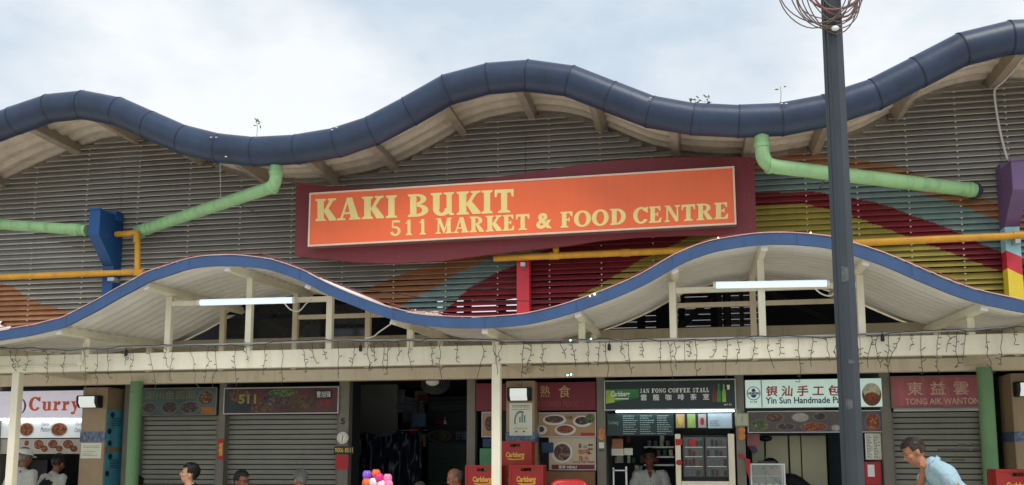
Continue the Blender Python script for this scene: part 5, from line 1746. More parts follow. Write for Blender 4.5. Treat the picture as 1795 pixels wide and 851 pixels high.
loose(rb, [(1306, 803), (1315, 806), (1314, 840), (1309, 828)], 11.95, m_redprint, 'tail', .012)
build(MB().box(at(1310, 800, 12.05).x, at(1546, 800, 12.05).x, 12.01, 12.5, .061, Z0 - .001), 'counter', m_alu, s, bevel=.01)
o, _ = board(s, 1517, 760, 1545, 806, m_paper, 'price_list', 12.05, .02)
lines_px(o, 1519, 763, 1543, 804, 12.047, m_ink, 15, 2, .4)
o, _ = board(s, 1516, 810, 1545, 850, m_redprint, 'payment_board', 12.03, .02)
flat(o, 1521, 815, 1533, 836, 12.027, m_whiteprint)

# ---- right shuttered stall
s = stall_root(1645, 'closed stall with faded pinkish red sign behind the man in pale blue')
m_pink = M('sign_faded_red', C(164, 88, 96), .5, var=.3, scale=1.8, streak=.8, dirt=C(206, 130, 134))
o, _ = board(s, 1564, 661, 1719, 713, m_pink, frame=m_pil)
m_worn = M('print_worn', C(206, 172, 150), .6, var=.2, scale=20)
text_px(o, '東益雲', 1590, 669, 1698, 693, 11.936, m_worn, .012, 0, 1.4)
text_px(o, 'TONG AIK WANTON', 1587, 698, 1717, 709, 11.936, m_worn, .02)
shutter(s, 1567, 1726, 722)
X0, X1, Z0, Z1 = rect(1566, 714, 1722, 721, 12.03)
build(MB().box(X0, X1, 12.03, 12.08, Z0, Z1), 'shutter_box_edge', m_alu, s)
mk = MB()
for a, y0, b, y1 in ((1679, 778, 1694, 782), (1703, 778, 1720, 782), (1643, 787, 1700, 791), (1704, 787, 1720, 791), (1668, 805, 1692, 808)):
    X0, X1, Z0, Z1 = rect(a, y0, b, y1, 12.08)
    mk.add([(X0, 12.0835, Z0), (X1, 12.0835, Z0), (X1, 12.0835, Z1), (X0, 12.0835, Z1)], [(0, 1, 2, 3)])
build(mk, 'old_sticker_marks', M('sticker_residue', C(96, 94, 86), .6, var=.3, scale=20), s, kind='stuff')

for a, b, lab in ((1836, 1958, 'closed stall just beyond the right tan pillar'), (1984, 2188, 'closed stall furthest right past the right pillar')):
    s = stall_root((a + b) / 2, lab)
    board(s, a, 655, b, 706, m_ban1 if a < 1900 else m_mar2, frame=m_pil)
    shutter(s, a + 3, b - 2, 712)

# ------------------------------------------------------------------ loose things in front
m_crate = M('crate_red', C(172, 40, 34), .42, var=.10, scale=5, streak=.12, dirt=C(90, 30, 26))
m_crated = M('crate_red_dark', C(120, 28, 26), .5, var=.1)
m_clogo = M('crate_print_yellow', C(236, 190, 70), .45, var=.08)
def make_crate(label, lm):
    t = thing('beer_crate', label, 'crate', (0, 0, 0), 'red beer crates')
    w, d, h, th = .20, .15, .295, .012
    hz0, hz1, hw = .225, .262, .062
    b = MB()
    for sy in (-1, 1):
        y0, y1 = (-d, -d + th) if sy < 0 else (d - th, d)
        b.box(-w, w, y0, y1, 0, hz0)
        b.box(-w, -hw, y0, y1, hz0 + .0005, hz1)
        b.box(hw, w, y0, y1, hz0 + .0005, hz1)
        b.box(-w, w, y0, y1, hz1 + .0005, h)
    for sx in (-1, 1):
        x0, x1 = (-w, -w + th) if sx < 0 else (w - th, w)
        b.box(x0, x1, -d + th + .0005, d - th - .0005, 0, h)
    b.box(-w + th, w - th, -d + th, d - th, .01, .03)
    build(b, 'shell', m_crate, t)
    r = MB()
    for x0, x1, y0, y1 in ((-w - .006, w + .006, -d - .008, -d - .0005), (-w - .006, w + .006, d + .0005, d + .008)):
        r.box(x0, x1, y0, y1, h - .022, h + .002)
        r.box(x0, x1, y0, y1, 0, .018)
        r.box(x0, x0 + .030, y0, y1, .0185, h - .0225)
        r.box(x1 - .030, x1, y0, y1, .0185, h - .0225)
    for x0, x1 in ((-w - .008, -w - .0005), (w + .0005, w + .008)):
        r.box(x0, x1, -d, d, h - .022, h + .002)
        r.box(x0, x1, -d, d, 0, .018)
        r.box(x0, x1, -.012, .012, .0185, h - .0225)
    build(r, 'rim', m_crate, t)
    dv = MB()
    for k in range(1, 4):
        dv.box(-w + th + k * .094 - .003, -w + th + k * .094 + .003, -d + th, d - th, .031, .2)
    build(dv, 'divider', m_crated, t)
    l = MB()
    text_on(l, 'Carlsberg', -.112, .118, .082, .165, -d - .0015, 0, .035, .12)
    l.add([(-.10, -d - .002, .078), (-.04, -d - .002, .066), (.11, -d - .002, .074), (.11, -d - .002, .086), (-.03, -d - .002, .080), (-.08, -d - .002, .09)], [(0, 1, 2, 3, 4, 5)])
    build(l, 'lettering', lm, t)
    bt = MB()
    for i in range(4):
        for j in range(3):
            if rng.random() < .6:
                x, y = -.14 + i * .094, -.09 + j * .09
                bt.tube([(x, y, .03), (x, y, .16), (x, y, .20), (x, y, .27)], [.032, .032, .014, .013], 8)
    build(bt, 'bottles', M('bottle_green_glass', C(24, 62, 34), .15, var=.1), t, kind='stuff')
    return t
def crate_at(px, Y, z, label, rot=0.0, first=None):
    x = at(px, 805, Y).x
    if first is None:
        return dup(crate0, (x, Y + .16, z), rot, label)
    first.location = (x, Y + .16, z)
    first.rotation_euler = (0, 0, rot)
    return first
crate0 = make_crate('red beer crate with yellow lettering in front right of the stack', m_clogo)
HC = .298
zt_r = at(921, 815.5, 11.05).z - HC
crate_at(921, 11.05, zt_r, None, .03, crate0)
crate_at(845, 11.10, at(845, 816, 11.10).z - HC, 'red beer crate left of the cream post with a dark object on it', -.02)
z_c = at(905, 817, 11.40).z - HC
crate_at(905, 11.40, z_c, 'red beer crate at the back of the stack, half hidden by the front right one', .0)
crate_at(902, 11.39, z_c + HC + .003, 'topmost red beer crate of the stack under the notice', .02)
crate_at(1782, 10.6, at(1782, 823, 10.6).z - HC, 'red beer crate at the right edge below the green column', .0)
# crates further down that carry the visible ones
for px, Y, ztop in ((921, 11.05, zt_r), (845, 11.10, at(845, 816, 11.10).z - HC), (905, 11.40, z_c), (1782, 10.6, at(1782, 823, 10.6).z - HC)):
    n_ = int(ztop // HC)
    z = ztop - HC - .002
    nm = {921: 'front right', 845: 'left', 905: 'rear', 1782: 'far right'}[px]
    k = 0
    while z > .05:
        crate_at(px, Y, z, 'red beer crate %s below the top of the %s stack' % (('just', 'second', 'third', 'fourth')[min(k, 3)], nm))
        z -= HC + .002
        k += 1
    t = thing('pallet', 'low wooden pallet under the %s crate stack' % nm, 'pallet', (at(px, 805, Y).x, Y + .16, 0))
    for yy in (-.13, 0, .13):
        build(MB().box(t.location.x - .2, t.location.x + .2, Y + .16 + yy - .03, Y + .16 + yy + .03, 0, z + HC), 'board', m_tile, t)

# red plastic chairs in a stack
m_chair = M('chair_red', C(214, 44, 48), .35, var=.06, scale=4)
def make_chair(label):
    t = thing('plastic_chair', label, 'chair', (0, 0, 0), 'stacked red plastic chairs')
    def back(u, v):
        w = (.215 - .02 * v) * (2 * u - 1)
        edge = abs(2 * u - 1)
        zz = .42 + .43 * v - (.045 * edge**5 if v > .9 else 0)
        return (w, .20 + .09 * v - .05 * edge**2, zz)
    bm_ = MB().grid(back, 16, 12)
    bo = build(bm_, 'backrest', m_chair, t, smooth=True)
    so = bo.modifiers.new('Solid', 'SOLIDIFY')
    so.thickness = .022
    sm = MB().grid(lambda u, v: ((.21) * (2 * u - 1), -.21 + .42 * v, .43 - .02 * math.sin(math.pi * u) * math.sin(math.pi * v)), 10, 10, flip=False)
    so_ = build(sm, 'seat', m_chair, t, smooth=True)
    q = so_.modifiers.new('Solid', 'SOLIDIFY')
    q.thickness = .02
    for sx in (-1, 1):
        for sy in (-1, 1):
            build(MB().bar((sx * .19, sy * .19, .42), (sx * .23, sy * .23, 0), .045, .045, (0, 1, 0)), 'leg', m_chair, t, bevel=.008)
    return t
ch0 = make_chair('topmost red plastic chair of the stack by the menu boards')
px_c, Yc = 997, 10.3
xc = at(px_c, 840, Yc + .25).x
zt = at(px_c, 840, Yc + .29).z
k_ = int((zt - .85) // .06)
ch0.location = (xc, Yc, zt - .855)
for i in range(1, k_ + 2):
    z = zt - .855 - i * .06
    if z < -.001: break
    dup(ch0, (xc, Yc, max(0, z)), 0, 'red plastic chair, %s from the top of the chair stack' % ('first', 'second', 'third', 'fourth', 'fifth', 'sixth', 'seventh', 'eighth', 'ninth', 'tenth')[i])

# balloon flowers
bl = thing('balloon_bouquet', 'bunch of purple, orange and pink balloon flowers before the dark passage', 'balloons', (at(662, 850, 10.0).x, 10.0, 0))
cols = {'p': M('balloon_purple', C(150, 96, 226), .25, var=.05), 'o': M('balloon_orange', C(250, 112, 44), .25, var=.05), 'm': M('balloon_magenta', C(226, 48, 136), .25, var=.05), 'k': M('balloon_pink', C(250, 140, 190), .25, var=.05), 'w': M('balloon_white', C(240, 226, 226), .25, var=.05)}
for px, py, ck_, dy in ((643.5, 833, 'p', .05), (659, 831, 'o', .06), (664, 838, 'm', -.04), (679, 839, 'k', .0), (643, 847, 'o', -.03), (655, 846, 'w', -.05), (668, 850, 'w', -.03), (681, 850, 'k', -.02)):
    p = at(px, py, 10.0 + dy)
    petal = MB()
    for k in range(5):
        a = 2 * math.pi * k / 5 + px
        petal.ell(p + Vector((math.cos(a) * .022, math.sin(a) * .022, 0)), (.030, .030, .050), 12, 8)
    build(petal, 'flower', cols[ck_], bl, smooth=True)
    e = Vector((at(662, 850, 10).x, 10, 1.0))
    build(MB().tube(smooth_path([p - Vector((0, 0, .03)), p.lerp(e, .5) + Vector((0, 0, -.05)), e], 4), .007, 6), 'stem', M('balloon_green', C(90, 180, 90), .3), bl)
e = Vector((at(662, 850, 10).x, 10, 0))
build(MB().tube([e, e + Vector((0, 0, .02)), e + Vector((0, 0, 1.0))], [.16, .02, .014], 14), 'stand', m_white, bl)

# ------------------------------------------------------------------ lamp post with coiled cable
YP = 7.0
pb = at(1494, 805, YP)
lp = thing('lamp_post', 'dark grey lamp post rising through the picture on the right', 'lamp post', (pb.x, YP, 0))
rpx = 19.3 * (YP * math.cos(YAW) - pb.x * math.sin(YAW)) / F_PX
build(MB().tube([(pb.x, YP, 0), (pb.x, YP, 3.2), (pb.x, YP, 7.5)], [rpx * 1.06, rpx * 1.02, rpx * .92], 8, phase=.25), 'shaft', m_pole, lp)
build(MB().tube([(pb.x, YP, 0), (pb.x, YP, .02)], .2, 20), 'base_plate', m_pole, lp)
mb = MB()
for a in (-.9, -.35):
    mb.bar((pb.x + math.sin(a) * rpx, YP - math.cos(a) * rpx, .5), (pb.x + math.sin(a) * rpx * .94, YP - math.cos(a) * rpx * .94, 6.5), .006, .006, (0, 1, 0))
build(mb, 'weld_seam', m_pole, lp, kind='stuff')
m_wire = M('old_wire', C(112, 98, 88), .5, var=.2, scale=12)
m_wirer = M('red_cable', C(138, 92, 94), .5, var=.15, scale=12)
cw = thing('coiled_cable', 'tangled coil of old wires tied round the top of the lamp post', 'cable', at(1447, 40, YP))
rc = random.Random(3)
cen = at(1445, -15, YP)
for k in range(13):
    red = k in (4, 9)
    rx_, rz_ = rc.uniform(.13, .27), rc.uniform(.26, .36)
    ox, oz = rc.uniform(-.09, .06), rc.uniform(-.05, .06)
    tl_ = rc.uniform(-.5, .5)
    yw = rc.uniform(-.5, .5)
    if k == 0: rx_, rz_, ox, oz, tl_ = .27, .36, .02, .03, .1
    if k == 1: rx_, rz_, ox, oz, tl_ = .20, .26, .13, .06, .0
    pp = []
    for i in range(37):
        a = 2 * math.pi * i / 36
        u, w = rx_ * math.cos(a), rz_ * math.sin(a)
        wob = 1 + .05 * math.sin(3 * a + k)
        x = (u * math.cos(tl_) - w * math.sin(tl_)) * wob
        z = (u * math.sin(tl_) + w * math.cos(tl_)) * wob
        pp.append(cen + Vector((ox + x, -rpx - .03 + yw * x + .02 * math.sin(2 * a + k), oz + z)))
    build(MB().tube(pp, .0080 if red else .0046, 6, cap=False), 'wire_loop', m_wirer if red else m_wire, cw, smooth=True)
p = at(1464, 50, YP - .12)
build(MB().ell(p, (.03, .02, .02), 8, 6), 'cable_tie', m_white, cw, smooth=True)

for k, (py0, py1, a) in enumerate(((498, 470, -.35), (640, 632, -.1), (720, 700, -.5))):
    z0, z1 = at(1490, py0, YP).z, at(1490, py1, YP).z
    mb = MB()
    for q in range(5):
        a0, a1 = a + q * .12, a + (q + 1) * .12
        rr_ = rpx * 1.025
        mb.add([(pb.x + math.sin(a0) * rr_, YP - math.cos(a0) * rr_, z0), (pb.x + math.sin(a1) * rr_, YP - math.cos(a1) * rr_, z0 + .004 * q),
                (pb.x + math.sin(a1) * rr_, YP - math.cos(a1) * rr_, z1 - .006 * q), (pb.x + math.sin(a0) * rr_, YP - math.cos(a0) * rr_, z1)], [(0, 1, 2, 3)])
    build(mb, 'sticker_remains', M('post_sticker', C(84, 88, 90), .7, var=.4, scale=30), lp)
# ------------------------------------------------------------------ people
def skinm(n, c):
    m = M(n, c, .5, var=.16, scale=22, bump=.12, grain=.10, dirt=(c[0] * .55, c[1] * .42, c[2] * .4))
    return m
sk_a = skinm('skin_light', C(206, 152, 118))
sk_b = skinm('skin_tan', C(176, 118, 86))
sk_c = skinm('skin_brown', C(132, 84, 62))
h_black = M('hair_black', C(24, 22, 24), .45, var=.3, scale=60)
h_grey = M('hair_grey', C(120, 118, 116), .5, var=.3, scale=60)
h_thin = M('hair_thin', C(54, 42, 36), .5, var=.3, scale=60)
m_eye = M('eye_dark', C(26, 20, 18), .25, var=.1)
m_lips = M('lips', C(150, 84, 72), .5, var=.05)
m_trou = M('trousers_dark', C(44, 46, 56), .8, var=.15)

def capsule(mb, p, q, r1, r2, n=12):
    p, q = Vector(p), Vector(q)
    d = (q - p)
    L_ = d.length
    d = d / L_
    path, rs = [], []
    for k in range(4):
        a = math.pi / 2 * (1 - k / 3.999)
        path.append(p - d * r1 * math.sin(a)); rs.append(max(.001, r1 * math.cos(a)))
    for k in range(1, 4):
        u = k / 4
        path.append(p + d * L_ * u); rs.append(r1 + (r2 - r1) * u)
    for k in range(4):
        a = math.pi / 2 * (k / 3.999)
        path.append(q + d * r2 * math.sin(a)); rs.append(max(.001, r2 * math.cos(a)))
    mb.tube(path, rs, n)

def remeshed(mb, name, mat, parent, vox, sm=3, puff=0.0):
    o = build(mb, name, mat, parent)
    r = o.modifiers.new('R', 'REMESH')
    r.mode = 'VOXEL'
    r.voxel_size = vox
    s_ = o.modifiers.new('S', 'SMOOTH')
    s_.iterations = sm
    s_.factor = .5
    if puff:
        tx = bpy.data.textures.new('folds', 'CLOUDS')
        tx.noise_scale = .075
        dd = o.modifiers.new('D', 'DISPLACE')
        dd.texture = tx
        dd.strength = puff
        dd.mid_level = .5
        dd.texture_coords = 'LOCAL'
    dg = bpy.context.evaluated_depsgraph_get()
    me = bpy.data.meshes.new_from_object(o.evaluated_get(dg))
    me.polygons.foreach_set('use_smooth', [True] * len(me.polygons))
    o.modifiers.clear()
    old = o.data
    o.data = me
    bpy.data.meshes.remove(old)
    if not me.materials:
        me.materials.append(mat)
    return o

def person(label, px, py, Y, face, pose='stand', lean=0, hpitch=0, hyaw=0, hair='short', hairm=None, skin=None, shirt=None, sleeve=.6,
           arms=None, arms_abs=None, glasses=False, scale=1.0, trousers=None, cap=None, vest=None, collar=True, opening=False, jut=(0, 0), vox=.0085, hand=True):
    skin, hairm = skin or sk_b, hairm or h_black
    L_, P_, Yw = math.radians(lean), math.radians(hpitch), math.radians(hyaw)
    S = scale
    def T(v):          # hip-local upright -> leaned
        x, y, z = v[0] * S, v[1] * S, v[2] * S
        # the back bends progressively
        k = min(1.0, max(0.0, z / (.5 * S)))
        a = L_ * (.55 + .45 * k)
        return Vector((x, y * math.cos(a) - z * math.sin(a), y * math.sin(a) + z * math.cos(a)))
    NK = Vector((0, 0, .58))
    JV = Vector((0, -jut[0], jut[1]))
    def H(v):          # head: turn and nod about the top of the neck, then lean
        d = Vector(v) - NK
        d = Matrix.Rotation(P_ - L_ * .45, 3, 'X') @ d
        d = Matrix.Rotation(Yw, 3, 'Z') @ d
        return T(NK) + JV + Matrix.Rotation(L_, 3, 'X') @ (d * S)
    hc = H((0, 0, .69))
    fr = math.radians(face)
    Rz = Matrix.Rotation(fr, 3, 'Z')
    tgt = at(px, py, Y)
    hip = tgt - Rz @ hc
    t = thing('person', label, 'person', (hip.x, hip.y, 0))
    hz = hip.z
    def w(v):
        q = Rz @ Vector(v)
        return Vector((hip.x + q.x, hip.y + q.y, hz + q.z))
    def xf(mb, fn, start=0):
        for i in range(start, len(mb.v)):
            mb.v[i] = tuple(w(fn(mb.v[i])))
    idf = lambda v: Vector(v)
    # arms
    A = arms or {}
    AB = arms_abs or {}
    sh = {}
    for sx in (-1, 1):
        key = 'r' if sx < 0 else 'l'
        e, wr = A.get(key, ((sx * .235, .02, .20), (sx * .235, -.10, -.02)))
        sh[key] = (T((sx * .172, 0, .475)), T(e), T(wr))
        if key in AB:
            f_ = lambda q: hc + Vector((q[1], -q[0], q[2]))
            sh[key] = (sh[key][0], f_(AB[key][0]), f_(AB[key][1]))
    # legs
    legs = []
    for sx in (-1, 1):
        if pose == 'stand':
            k = Vector((sx * .095, -.03, -hz * .5)); a = Vector((sx * .10, .01, -hz + .075)); tp = Vector((sx * .11, -.14, -hz + .035))
        else:
            k = Vector((sx * .13, -.42, .0)); a = Vector((sx * .13, -.40, -hz + .075)); tp = Vector((sx * .14, -.54, -hz + .035))
        legs.append((Vector((sx * .085, 0, 0)), k, a, tp))
    body = MB()
    def el(c, r, fn):
        i = len(body.v)
        body.ell(c, r, 20, 14)
        xf(body, fn, i)
    el((0, 0, .03), (.155, .11, .13), T)
    el((0, .005, .19), (.145, .10, .20), T)
    el((0, 0, .36), (.160, .108, .19), T)
    i = len(body.v); capsule(body, (-.15, 0, .465), (.15, 0, .465), .058, .058); xf(body, T, i)
    i = len(body.v); capsule(body, (0, .012, .47), (0, 0, .64), .056, .050); xf(body, lambda v: T(v) + JV * min(1, max(0, (v[2] - .44) / .10)) if v[2] < .56 else H(v), i)
    el((0, .010, .705), (.074, .094, .100), H)
    el((0, -.030, .640), (.056, .060, .072), H)
    el((0, -.055, .66), (.050, .040, .06), H)
    el((0, -.098, .668), (.013, .020, .014), H)
    el((0, -.086, .690), (.009, .014, .028), H)
    el((0, -.076, .712), (.050, .018, .014), H)
    el((0, -.062, .603), (.024, .022, .018), H)
    el((0, -.083, .632), (.024, .012, .012), H)
    for sx in (-1, 1):
        el((sx * .077, .015, .668), (.010, .020, .032), H)
        el((sx * .046, -.052, .662), (.020, .026, .020), H)
    for key in ('r', 'l'):
        s_, e, wr = sh[key]
        i = len(body.v)
        capsule(body, s_, e, .050 * S, .040 * S)
        capsule(body, e, wr, .040 * S, .029 * S)
        d = (wr - e).normalized()
        if hand:
            up = Vector((0, -1, 0)) - d * d.y * -1
            up = (Vector((0, -1, 0)) - d * Vector((0, -1, 0)).dot(d))
            if up.length < .2: up = Vector((0, 0, 1)) - d * d.z
            up.normalize()
            sd = d.cross(up)
            pc = wr + d * .05
            capsule(body, wr, pc, .026, .030)
            for f in range(4):
                b0 = pc + sd * (-.027 + .018 * f) + d * .018
                ln = (.030, .036, .038, .030)[f]
                b1 = b0 + d * ln + up * .012
                b2 = b1 + d * ln * .5 + up * .028
                capsule(body, b0, b1, .0095, .009, 8)
                capsule(body, b1, b2, .009, .008, 8)
            tb = wr + d * .02 - sd * .026
            capsule(body, tb, tb + d * .03 - sd * .018 + up * .012, .011, .010, 8)
            capsule(body, tb + d * .03 - sd * .018 + up * .012, tb + d * .052 - sd * .012 + up * .028, .010, .008, 8)
        xf(body, idf, i)
    for (h_, k, a, tp) in legs:
        i = len(body.v)
        capsule(body, h_, k, .085, .055)
        capsule(body, k, a, .055, .036)
        capsule(body, a + Vector((0, .03, -.03)), tp, .036, .030)
        xf(body, idf, i)
    remeshed(body, 'body', skin, t, vox, 2)
    # eyes, brows, mouth
    fm_ = MB()
    for sx in (-1, 1):
        i = len(fm_.v); fm_.ell((sx * .030, -.0785, .690), (.0125, .006, .0055), 10, 6); xf(fm_, H, i)
    build(fm_, 'eyes', m_eye, t, smooth=True, kind='stuff')
    fb = MB()
    for sx in (-1, 1):
        i = len(fb.v); capsule(fb, (sx * .016, -.090, .714), (sx * .048, -.078, .716), .0045, .0035, 6); xf(fb, H, i)
    build(fb, 'eyebrows', hairm, t, smooth=True, kind='stuff')
    fl_ = MB(); fl_.ell((0, -.0925, .630), (.021, .006, .006), 10, 6); xf(fl_, H)
    build(fl_, 'mouth', m_lips, t, smooth=True)
    # hair
    if hair:
        hb = MB()
        nu, nv = 36, 24
        rr = random.Random(int(px))
        R0 = {'short': (.084, .106, .110), 'bob': (.087, .109, .112), 'bald': (.080, .102, .104), 'thin': (.083, .105, .109)}[hair]
        vs = []
        for a in range(nv + 1):
            th = math.pi * a / nv
            for b in range(nu):
                ph = 2 * math.pi * b / nu
                k = 1 + rr.uniform(-.025, .025)
                vs.append((R0[0] * math.sin(th) * math.cos(ph) * k, R0[1] * math.sin(th) * math.sin(ph) * k, R0[2] * math.cos(th) * k))
        fs = []
        for a in range(nv):
            for b in range(nu):
                b2 = (b + 1) % nu
                q = (a * nu + b, (a + 1) * nu + b, (a + 1) * nu + b2, a * nu + b2)
                c = sum((Vector(vs[j]) for j in q), Vector()) / 4
                low = {'short': -.062, 'bob': -.085, 'bald': -.060, 'thin': -.06}[hair]
                line = .052 + .35 * abs(c.x) * 0
                keep_ = c.z > low - max(0, c.y) * .15
                if c.y < -.030 and c.z < .050 - (.0 if hair != 'bob' else -.006): keep_ = False
                if c.y < .012 and c.z < -.012 and hair != 'bob': keep_ = False
                if c.y < -.01 and c.z < -.02 and hair == 'bob': keep_ = False
                if abs(c.x) > .05 and -.02 < c.y < .035 and c.z < -.015: keep_ = False
                if hair == 'bald' and c.z > .028: keep_ = False
                if hair == 'thin' and c.z > .055 and c.y > -.05 and abs(c.x) < .045 and rr.random() < .42: keep_ = False
                if keep_: fs.append(q)
        hb.add([(x, y + .014, z + .712) for x, y, z in vs], fs)
        xf(hb, H)
        ho = build(hb, 'hair', hairm, t, smooth=True)
        so = ho.modifiers.new('S', 'SOLIDIFY')
        so.thickness = .012
        so.offset = -1
        # loose strands give the hair its grain and outline
        st_ = MB()
        nst = {'short': 420, 'bob': 520, 'bald': 110, 'thin': 300}[hair]
        for _ in range(nst):
            az = rr.uniform(0, 2 * math.pi)
            th0 = rr.uniform(.05, 1.25)
            dth = rr.uniform(.35, .75) * (1.25 if hair == 'bob' else 1)
            pts_ = []
            for q in range(5):
                th = th0 + dth * q / 4
                ph = az + rr.uniform(-.04, .04) + .25 * q / 4
                x_, y_, z_ = math.sin(th) * math.cos(ph), math.sin(th) * math.sin(ph), math.cos(th)
                # the crown sits towards the back
                k = 1.015 + .03 * math.sin(q * .8) * rr.uniform(.2, 1)
                c = Vector((R0[0] * x_, R0[1] * y_, R0[2] * z_))
                lim = {'short': -.06, 'bob': -.098, 'bald': -.06, 'thin': -.06}[hair]
                if c.z < lim: break
                if c.y < -.030 and c.z < .040: break
                if c.y < .005 and c.z < (-.030 if hair == 'bob' else -.010): break
                if hair == 'bald' and c.z > .030: continue
                pts_.append(c * k + Vector((0, .014, .712)))
            if len(pts_) >= 3:
                st_.tube(pts_, [.0042 - .0006 * q for q in range(len(pts_))], 3, cap=False)
        xf(st_, H)
        build(st_, 'hair_strands', hairm, t, smooth=True, kind='stuff')
    if cap:
        cb_ = MB()
        vs, fs = [], []
        nu, nv = 28, 9
        for a in range(nv + 1):
            th = math.pi * .56 * a / nv
            for b in range(nu):
                ph = 2 * math.pi * b / nu
                vs.append((.092 * math.sin(th) * math.cos(ph), .114 * math.sin(th) * math.sin(ph) + .01, .735 + .085 * math.cos(th)))
        for a in range(nv):
            for b in range(nu):
                fs.append((a * nu + b, (a + 1) * nu + b, (a + 1) * nu + (b + 1) % nu, a * nu + (b + 1) % nu))
        cb_.add(vs, fs)
        i = len(cb_.v)
        cb_.grid(lambda u, v: (.088 * math.cos(math.pi * u), -.09 - .07 * v * math.sin(math.pi * u), .722 - .012 * v), 14, 3)
        xf(cb_, H)
        build(cb_, 'cap', cap, t, smooth=True)
        # strap opening at the back of the cap
        ob = MB(); ob.ell((0, .118, .722), (.028, .012, .013), 12, 6); xf(ob, H)
        build(ob, 'cap_opening', h_black, t, smooth=True)
    if glasses:
        gb = MB()
        for sx in (-1, 1):
            i = len(gb.v)
            gb.tube([(sx * .032 + .024 * math.cos(q * math.pi / 8), -.099, .690 + .018 * math.sin(q * math.pi / 8)) for q in range(17)], .0022, 5, cap=False)
            gb.tube([(sx * .056, -.096, .695), (sx * .078, -.05, .697), (sx * .082, .02, .69)], .0022, 5)
            xf(gb, H, i)
        i = len(gb.v); gb.tube([(-.009, -.101, .693), (.009, -.101, .693)], .0022, 5); xf(gb, H, i)
        build(gb, 'glasses', m_black, t, smooth=True)
    # shirt
    sb = MB()
    def es(c, r):
        i = len(sb.v)
        sb.ell(c, r, 20, 14)
        xf(sb, T, i)
    es((0, 0, .03), (.172, .128, .15))
    es((0, .004, .19), (.166, .122, .21))
    es((0, 0, .36), (.178, .126, .185))
    i = len(sb.v); capsule(sb, (-.150, .002, .463), (.150, .002, .463), .068, .068); xf(sb, T, i)
    i = len(sb.v); capsule(sb, (0, .016, .46), (0, .014, .508), .078, .064); xf(sb, T, i)
    for key in ('r', 'l'):
        s_, e, wr = sh[key]
        i = len(sb.v)
        if sleeve <= 1:
            capsule(sb, s_, s_.lerp(e, sleeve), .063 * S, .066 * S)
        else:
            capsule(sb, s_, e, .062 * S, .052 * S)
            capsule(sb, e, e.lerp(wr, .85), .052 * S, .042 * S)
        xf(sb, idf, i)
    remeshed(sb, 'shirt', shirt, t, .009, 3, .034)
    if collar:
        cl = MB()
        for sx in (-1, 1):
            i = len(cl.v)
            def cf(u, v, sx=sx):
                a = math.pi * (.5 - u * 1.0)
                r_ = .064 + .016 * v
                return (sx * r_ * math.cos(a) * 1.0, .012 + r_ * math.sin(a) * (1.0), .552 - .040 * v - (.035 * u if True else 0))
            cl.grid(cf, 12, 3)
            xf(cl, T, i)
        co = build(cl, 'collar', collar if not isinstance(collar, bool) else shirt, t, smooth=True)
        so = co.modifiers.new('S', 'SOLIDIFY')
        so.thickness = .006
    if opening:
        ob_ = MB()
        ob_.add([(-.034, -.086, .520), (.034, -.086, .520), (.012, -.127, .455), (0, -.136, .425), (-.012, -.127, .455)], [(0, 4, 3, 2, 1)])
        xf(ob_, T)
        build(ob_, 'neck_opening', skin, t)
        pl_ = MB()
        for zz in (.40, .34, .28):
            i = len(pl_.v); pl_.ell((0, -.134, zz), (.006, .003, .006), 8, 5); xf(pl_, T, i)
        build(pl_, 'buttons', m_ink, t, kind='stuff')
    if vest:
        vb = MB()
        def ev(c, r):
            i = len(vb.v)
            vb.ell(c, r, 20, 14)
            xf(vb, T, i)
        ev((0, .004, .19), (.174, .130, .22)); ev((0, 0, .34), (.174, .134, .185))
        remeshed(vb, 'vest', vest, t, .011, 3, .012)
    tb_ = MB()
    i = len(tb_.v); tb_.ell((0, 0, -.02), (.168, .125, .12), 18, 12); xf(tb_, T, i)
    for (h_, k, a, tp) in legs:
        i = len(tb_.v)
        capsule(tb_, h_, k, .098, .070)
        capsule(tb_, k, a, .068, .056)
        xf(tb_, idf, i)
    remeshed(tb_, 'trousers', trousers or m_trou, t, .014, 2)
    if pose == 'sit':
        st = thing('stool', 'round red stool under the ' + ' '.join(label.split()[:6]), 'stool', (hip.x, hip.y, 0))
        zt_ = hz - .118
        build(MB().tube([(hip.x, hip.y, zt_ - .035), (hip.x, hip.y, zt_)], .16, 20), 'seat', m_chair, st, auto=True)
        for a in range(4):
            q = math.pi / 4 + a * math.pi / 2
            build(MB().bar((hip.x + .12 * math.cos(q), hip.y + .12 * math.sin(q), zt_ - .035), (hip.x + .17 * math.cos(q), hip.y + .17 * math.sin(q), 0), .03, .03, (1, 0, 0)), 'leg', m_chair, st)
    return t

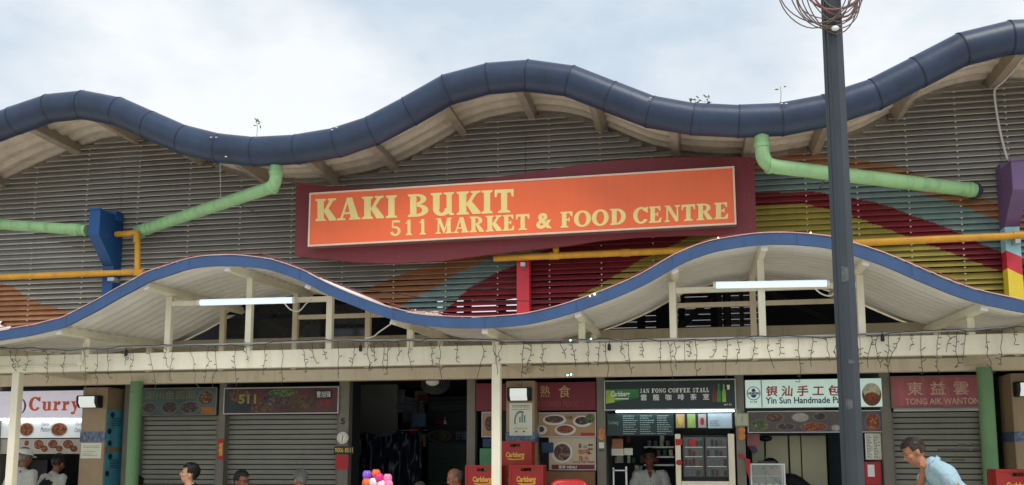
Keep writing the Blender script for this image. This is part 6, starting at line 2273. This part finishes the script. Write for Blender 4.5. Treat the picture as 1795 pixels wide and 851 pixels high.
c_white = M('cloth_white', C(226, 224, 216), .85, var=.06, scale=10)
c_grey = M('cloth_check', C(186, 184, 178), .85, var=.12, scale=40)
c_black = M('cloth_black', C(26, 28, 34), .85, var=.2, scale=10)
c_navy = M('cloth_navy', C(40, 46, 66), .85, var=.2, scale=10)
c_blue = M('cloth_pale_blue', C(162, 192, 204), .8, var=.06, scale=9)
c_dgrey = M('cloth_grey', C(104, 108, 112), .85, var=.15, scale=10)
person('man in a pale blue shirt leaning forward in front of the closed shutter', 1601, 792, 9.4, -97, 'stand', 29, 14, 6, 'thin', h_thin, sk_b, c_blue, .62,
       arms_abs={'r': ((-.05, -.16, -.36), (-.075, -.03, -.20)), 'l': ((-.34, .20, -.34), (-.25, .21, -.58))}, jut=(.06, -.045), vox=.007)
person('man in a white polo shirt standing inside the coffee stall', 1139, 803, 12.75, 3, 'stand', 3, 2, -14, 'short', h_black, sk_c, c_white, .62,
       arms={'r': ((-.25, -.02, .22), (-.20, -.16, .05)), 'l': ((.25, -.02, .22), (.22, -.16, .05))}, vox=.008, opening=True)
person('woman with short black hair and white top looking to the left', 332, 830, 10.9, -66, 'sit', 18, -16, 0, 'bob', h_black, sk_a, c_white, .7, collar=c_black, vox=.007)
person('man with glasses and dark hair seated before the second shutter', 424, 843, 11.1, 70, 'sit', 8, 6, 0, 'short', h_black, sk_c, c_navy, .6, glasses=True)
person('grey haired man seated before the second shutter, facing away', 526, 841, 11.2, -128, 'sit', 6, 4, 0, 'short', h_grey, sk_b, c_dgrey, .6)
person('dark haired person half hidden behind the left green column', 241, 851, 11.75, 170, 'sit', 4, 0, 0, 'short', h_black, sk_c, c_black, .6)
person('bald man in a white shirt seated left of the beer crates', 797, 838, 11.5, -66, 'sit', 10, 16, 0, 'bald', h_grey, sk_b, c_white, .6)
person('person with greying hair low in the dark passage', 736, 862, 12.4, -150, 'sit', 8, 10, 0, 'short', h_grey, sk_c, c_dgrey, .6)
person('man in a white cap and checked shirt queuing at the curry stall', 44, 802, 11.35, 172, 'stand', 6, 6, 0, 'short', h_grey, sk_c, c_grey, .6, cap=c_white)
person('dark haired person in a black vest leaning over the curry counter', 103, 812, 11.75, 165, 'stand', 16, 10, 15, 'short', h_black, sk_c, c_grey, 1.2, vest=c_black)
person('cook in black bending over at the bun stall', 1352, 822, 12.62, -75, 'stand', 52, 14, 0, 'short', h_black, sk_b, c_black, 1.2)
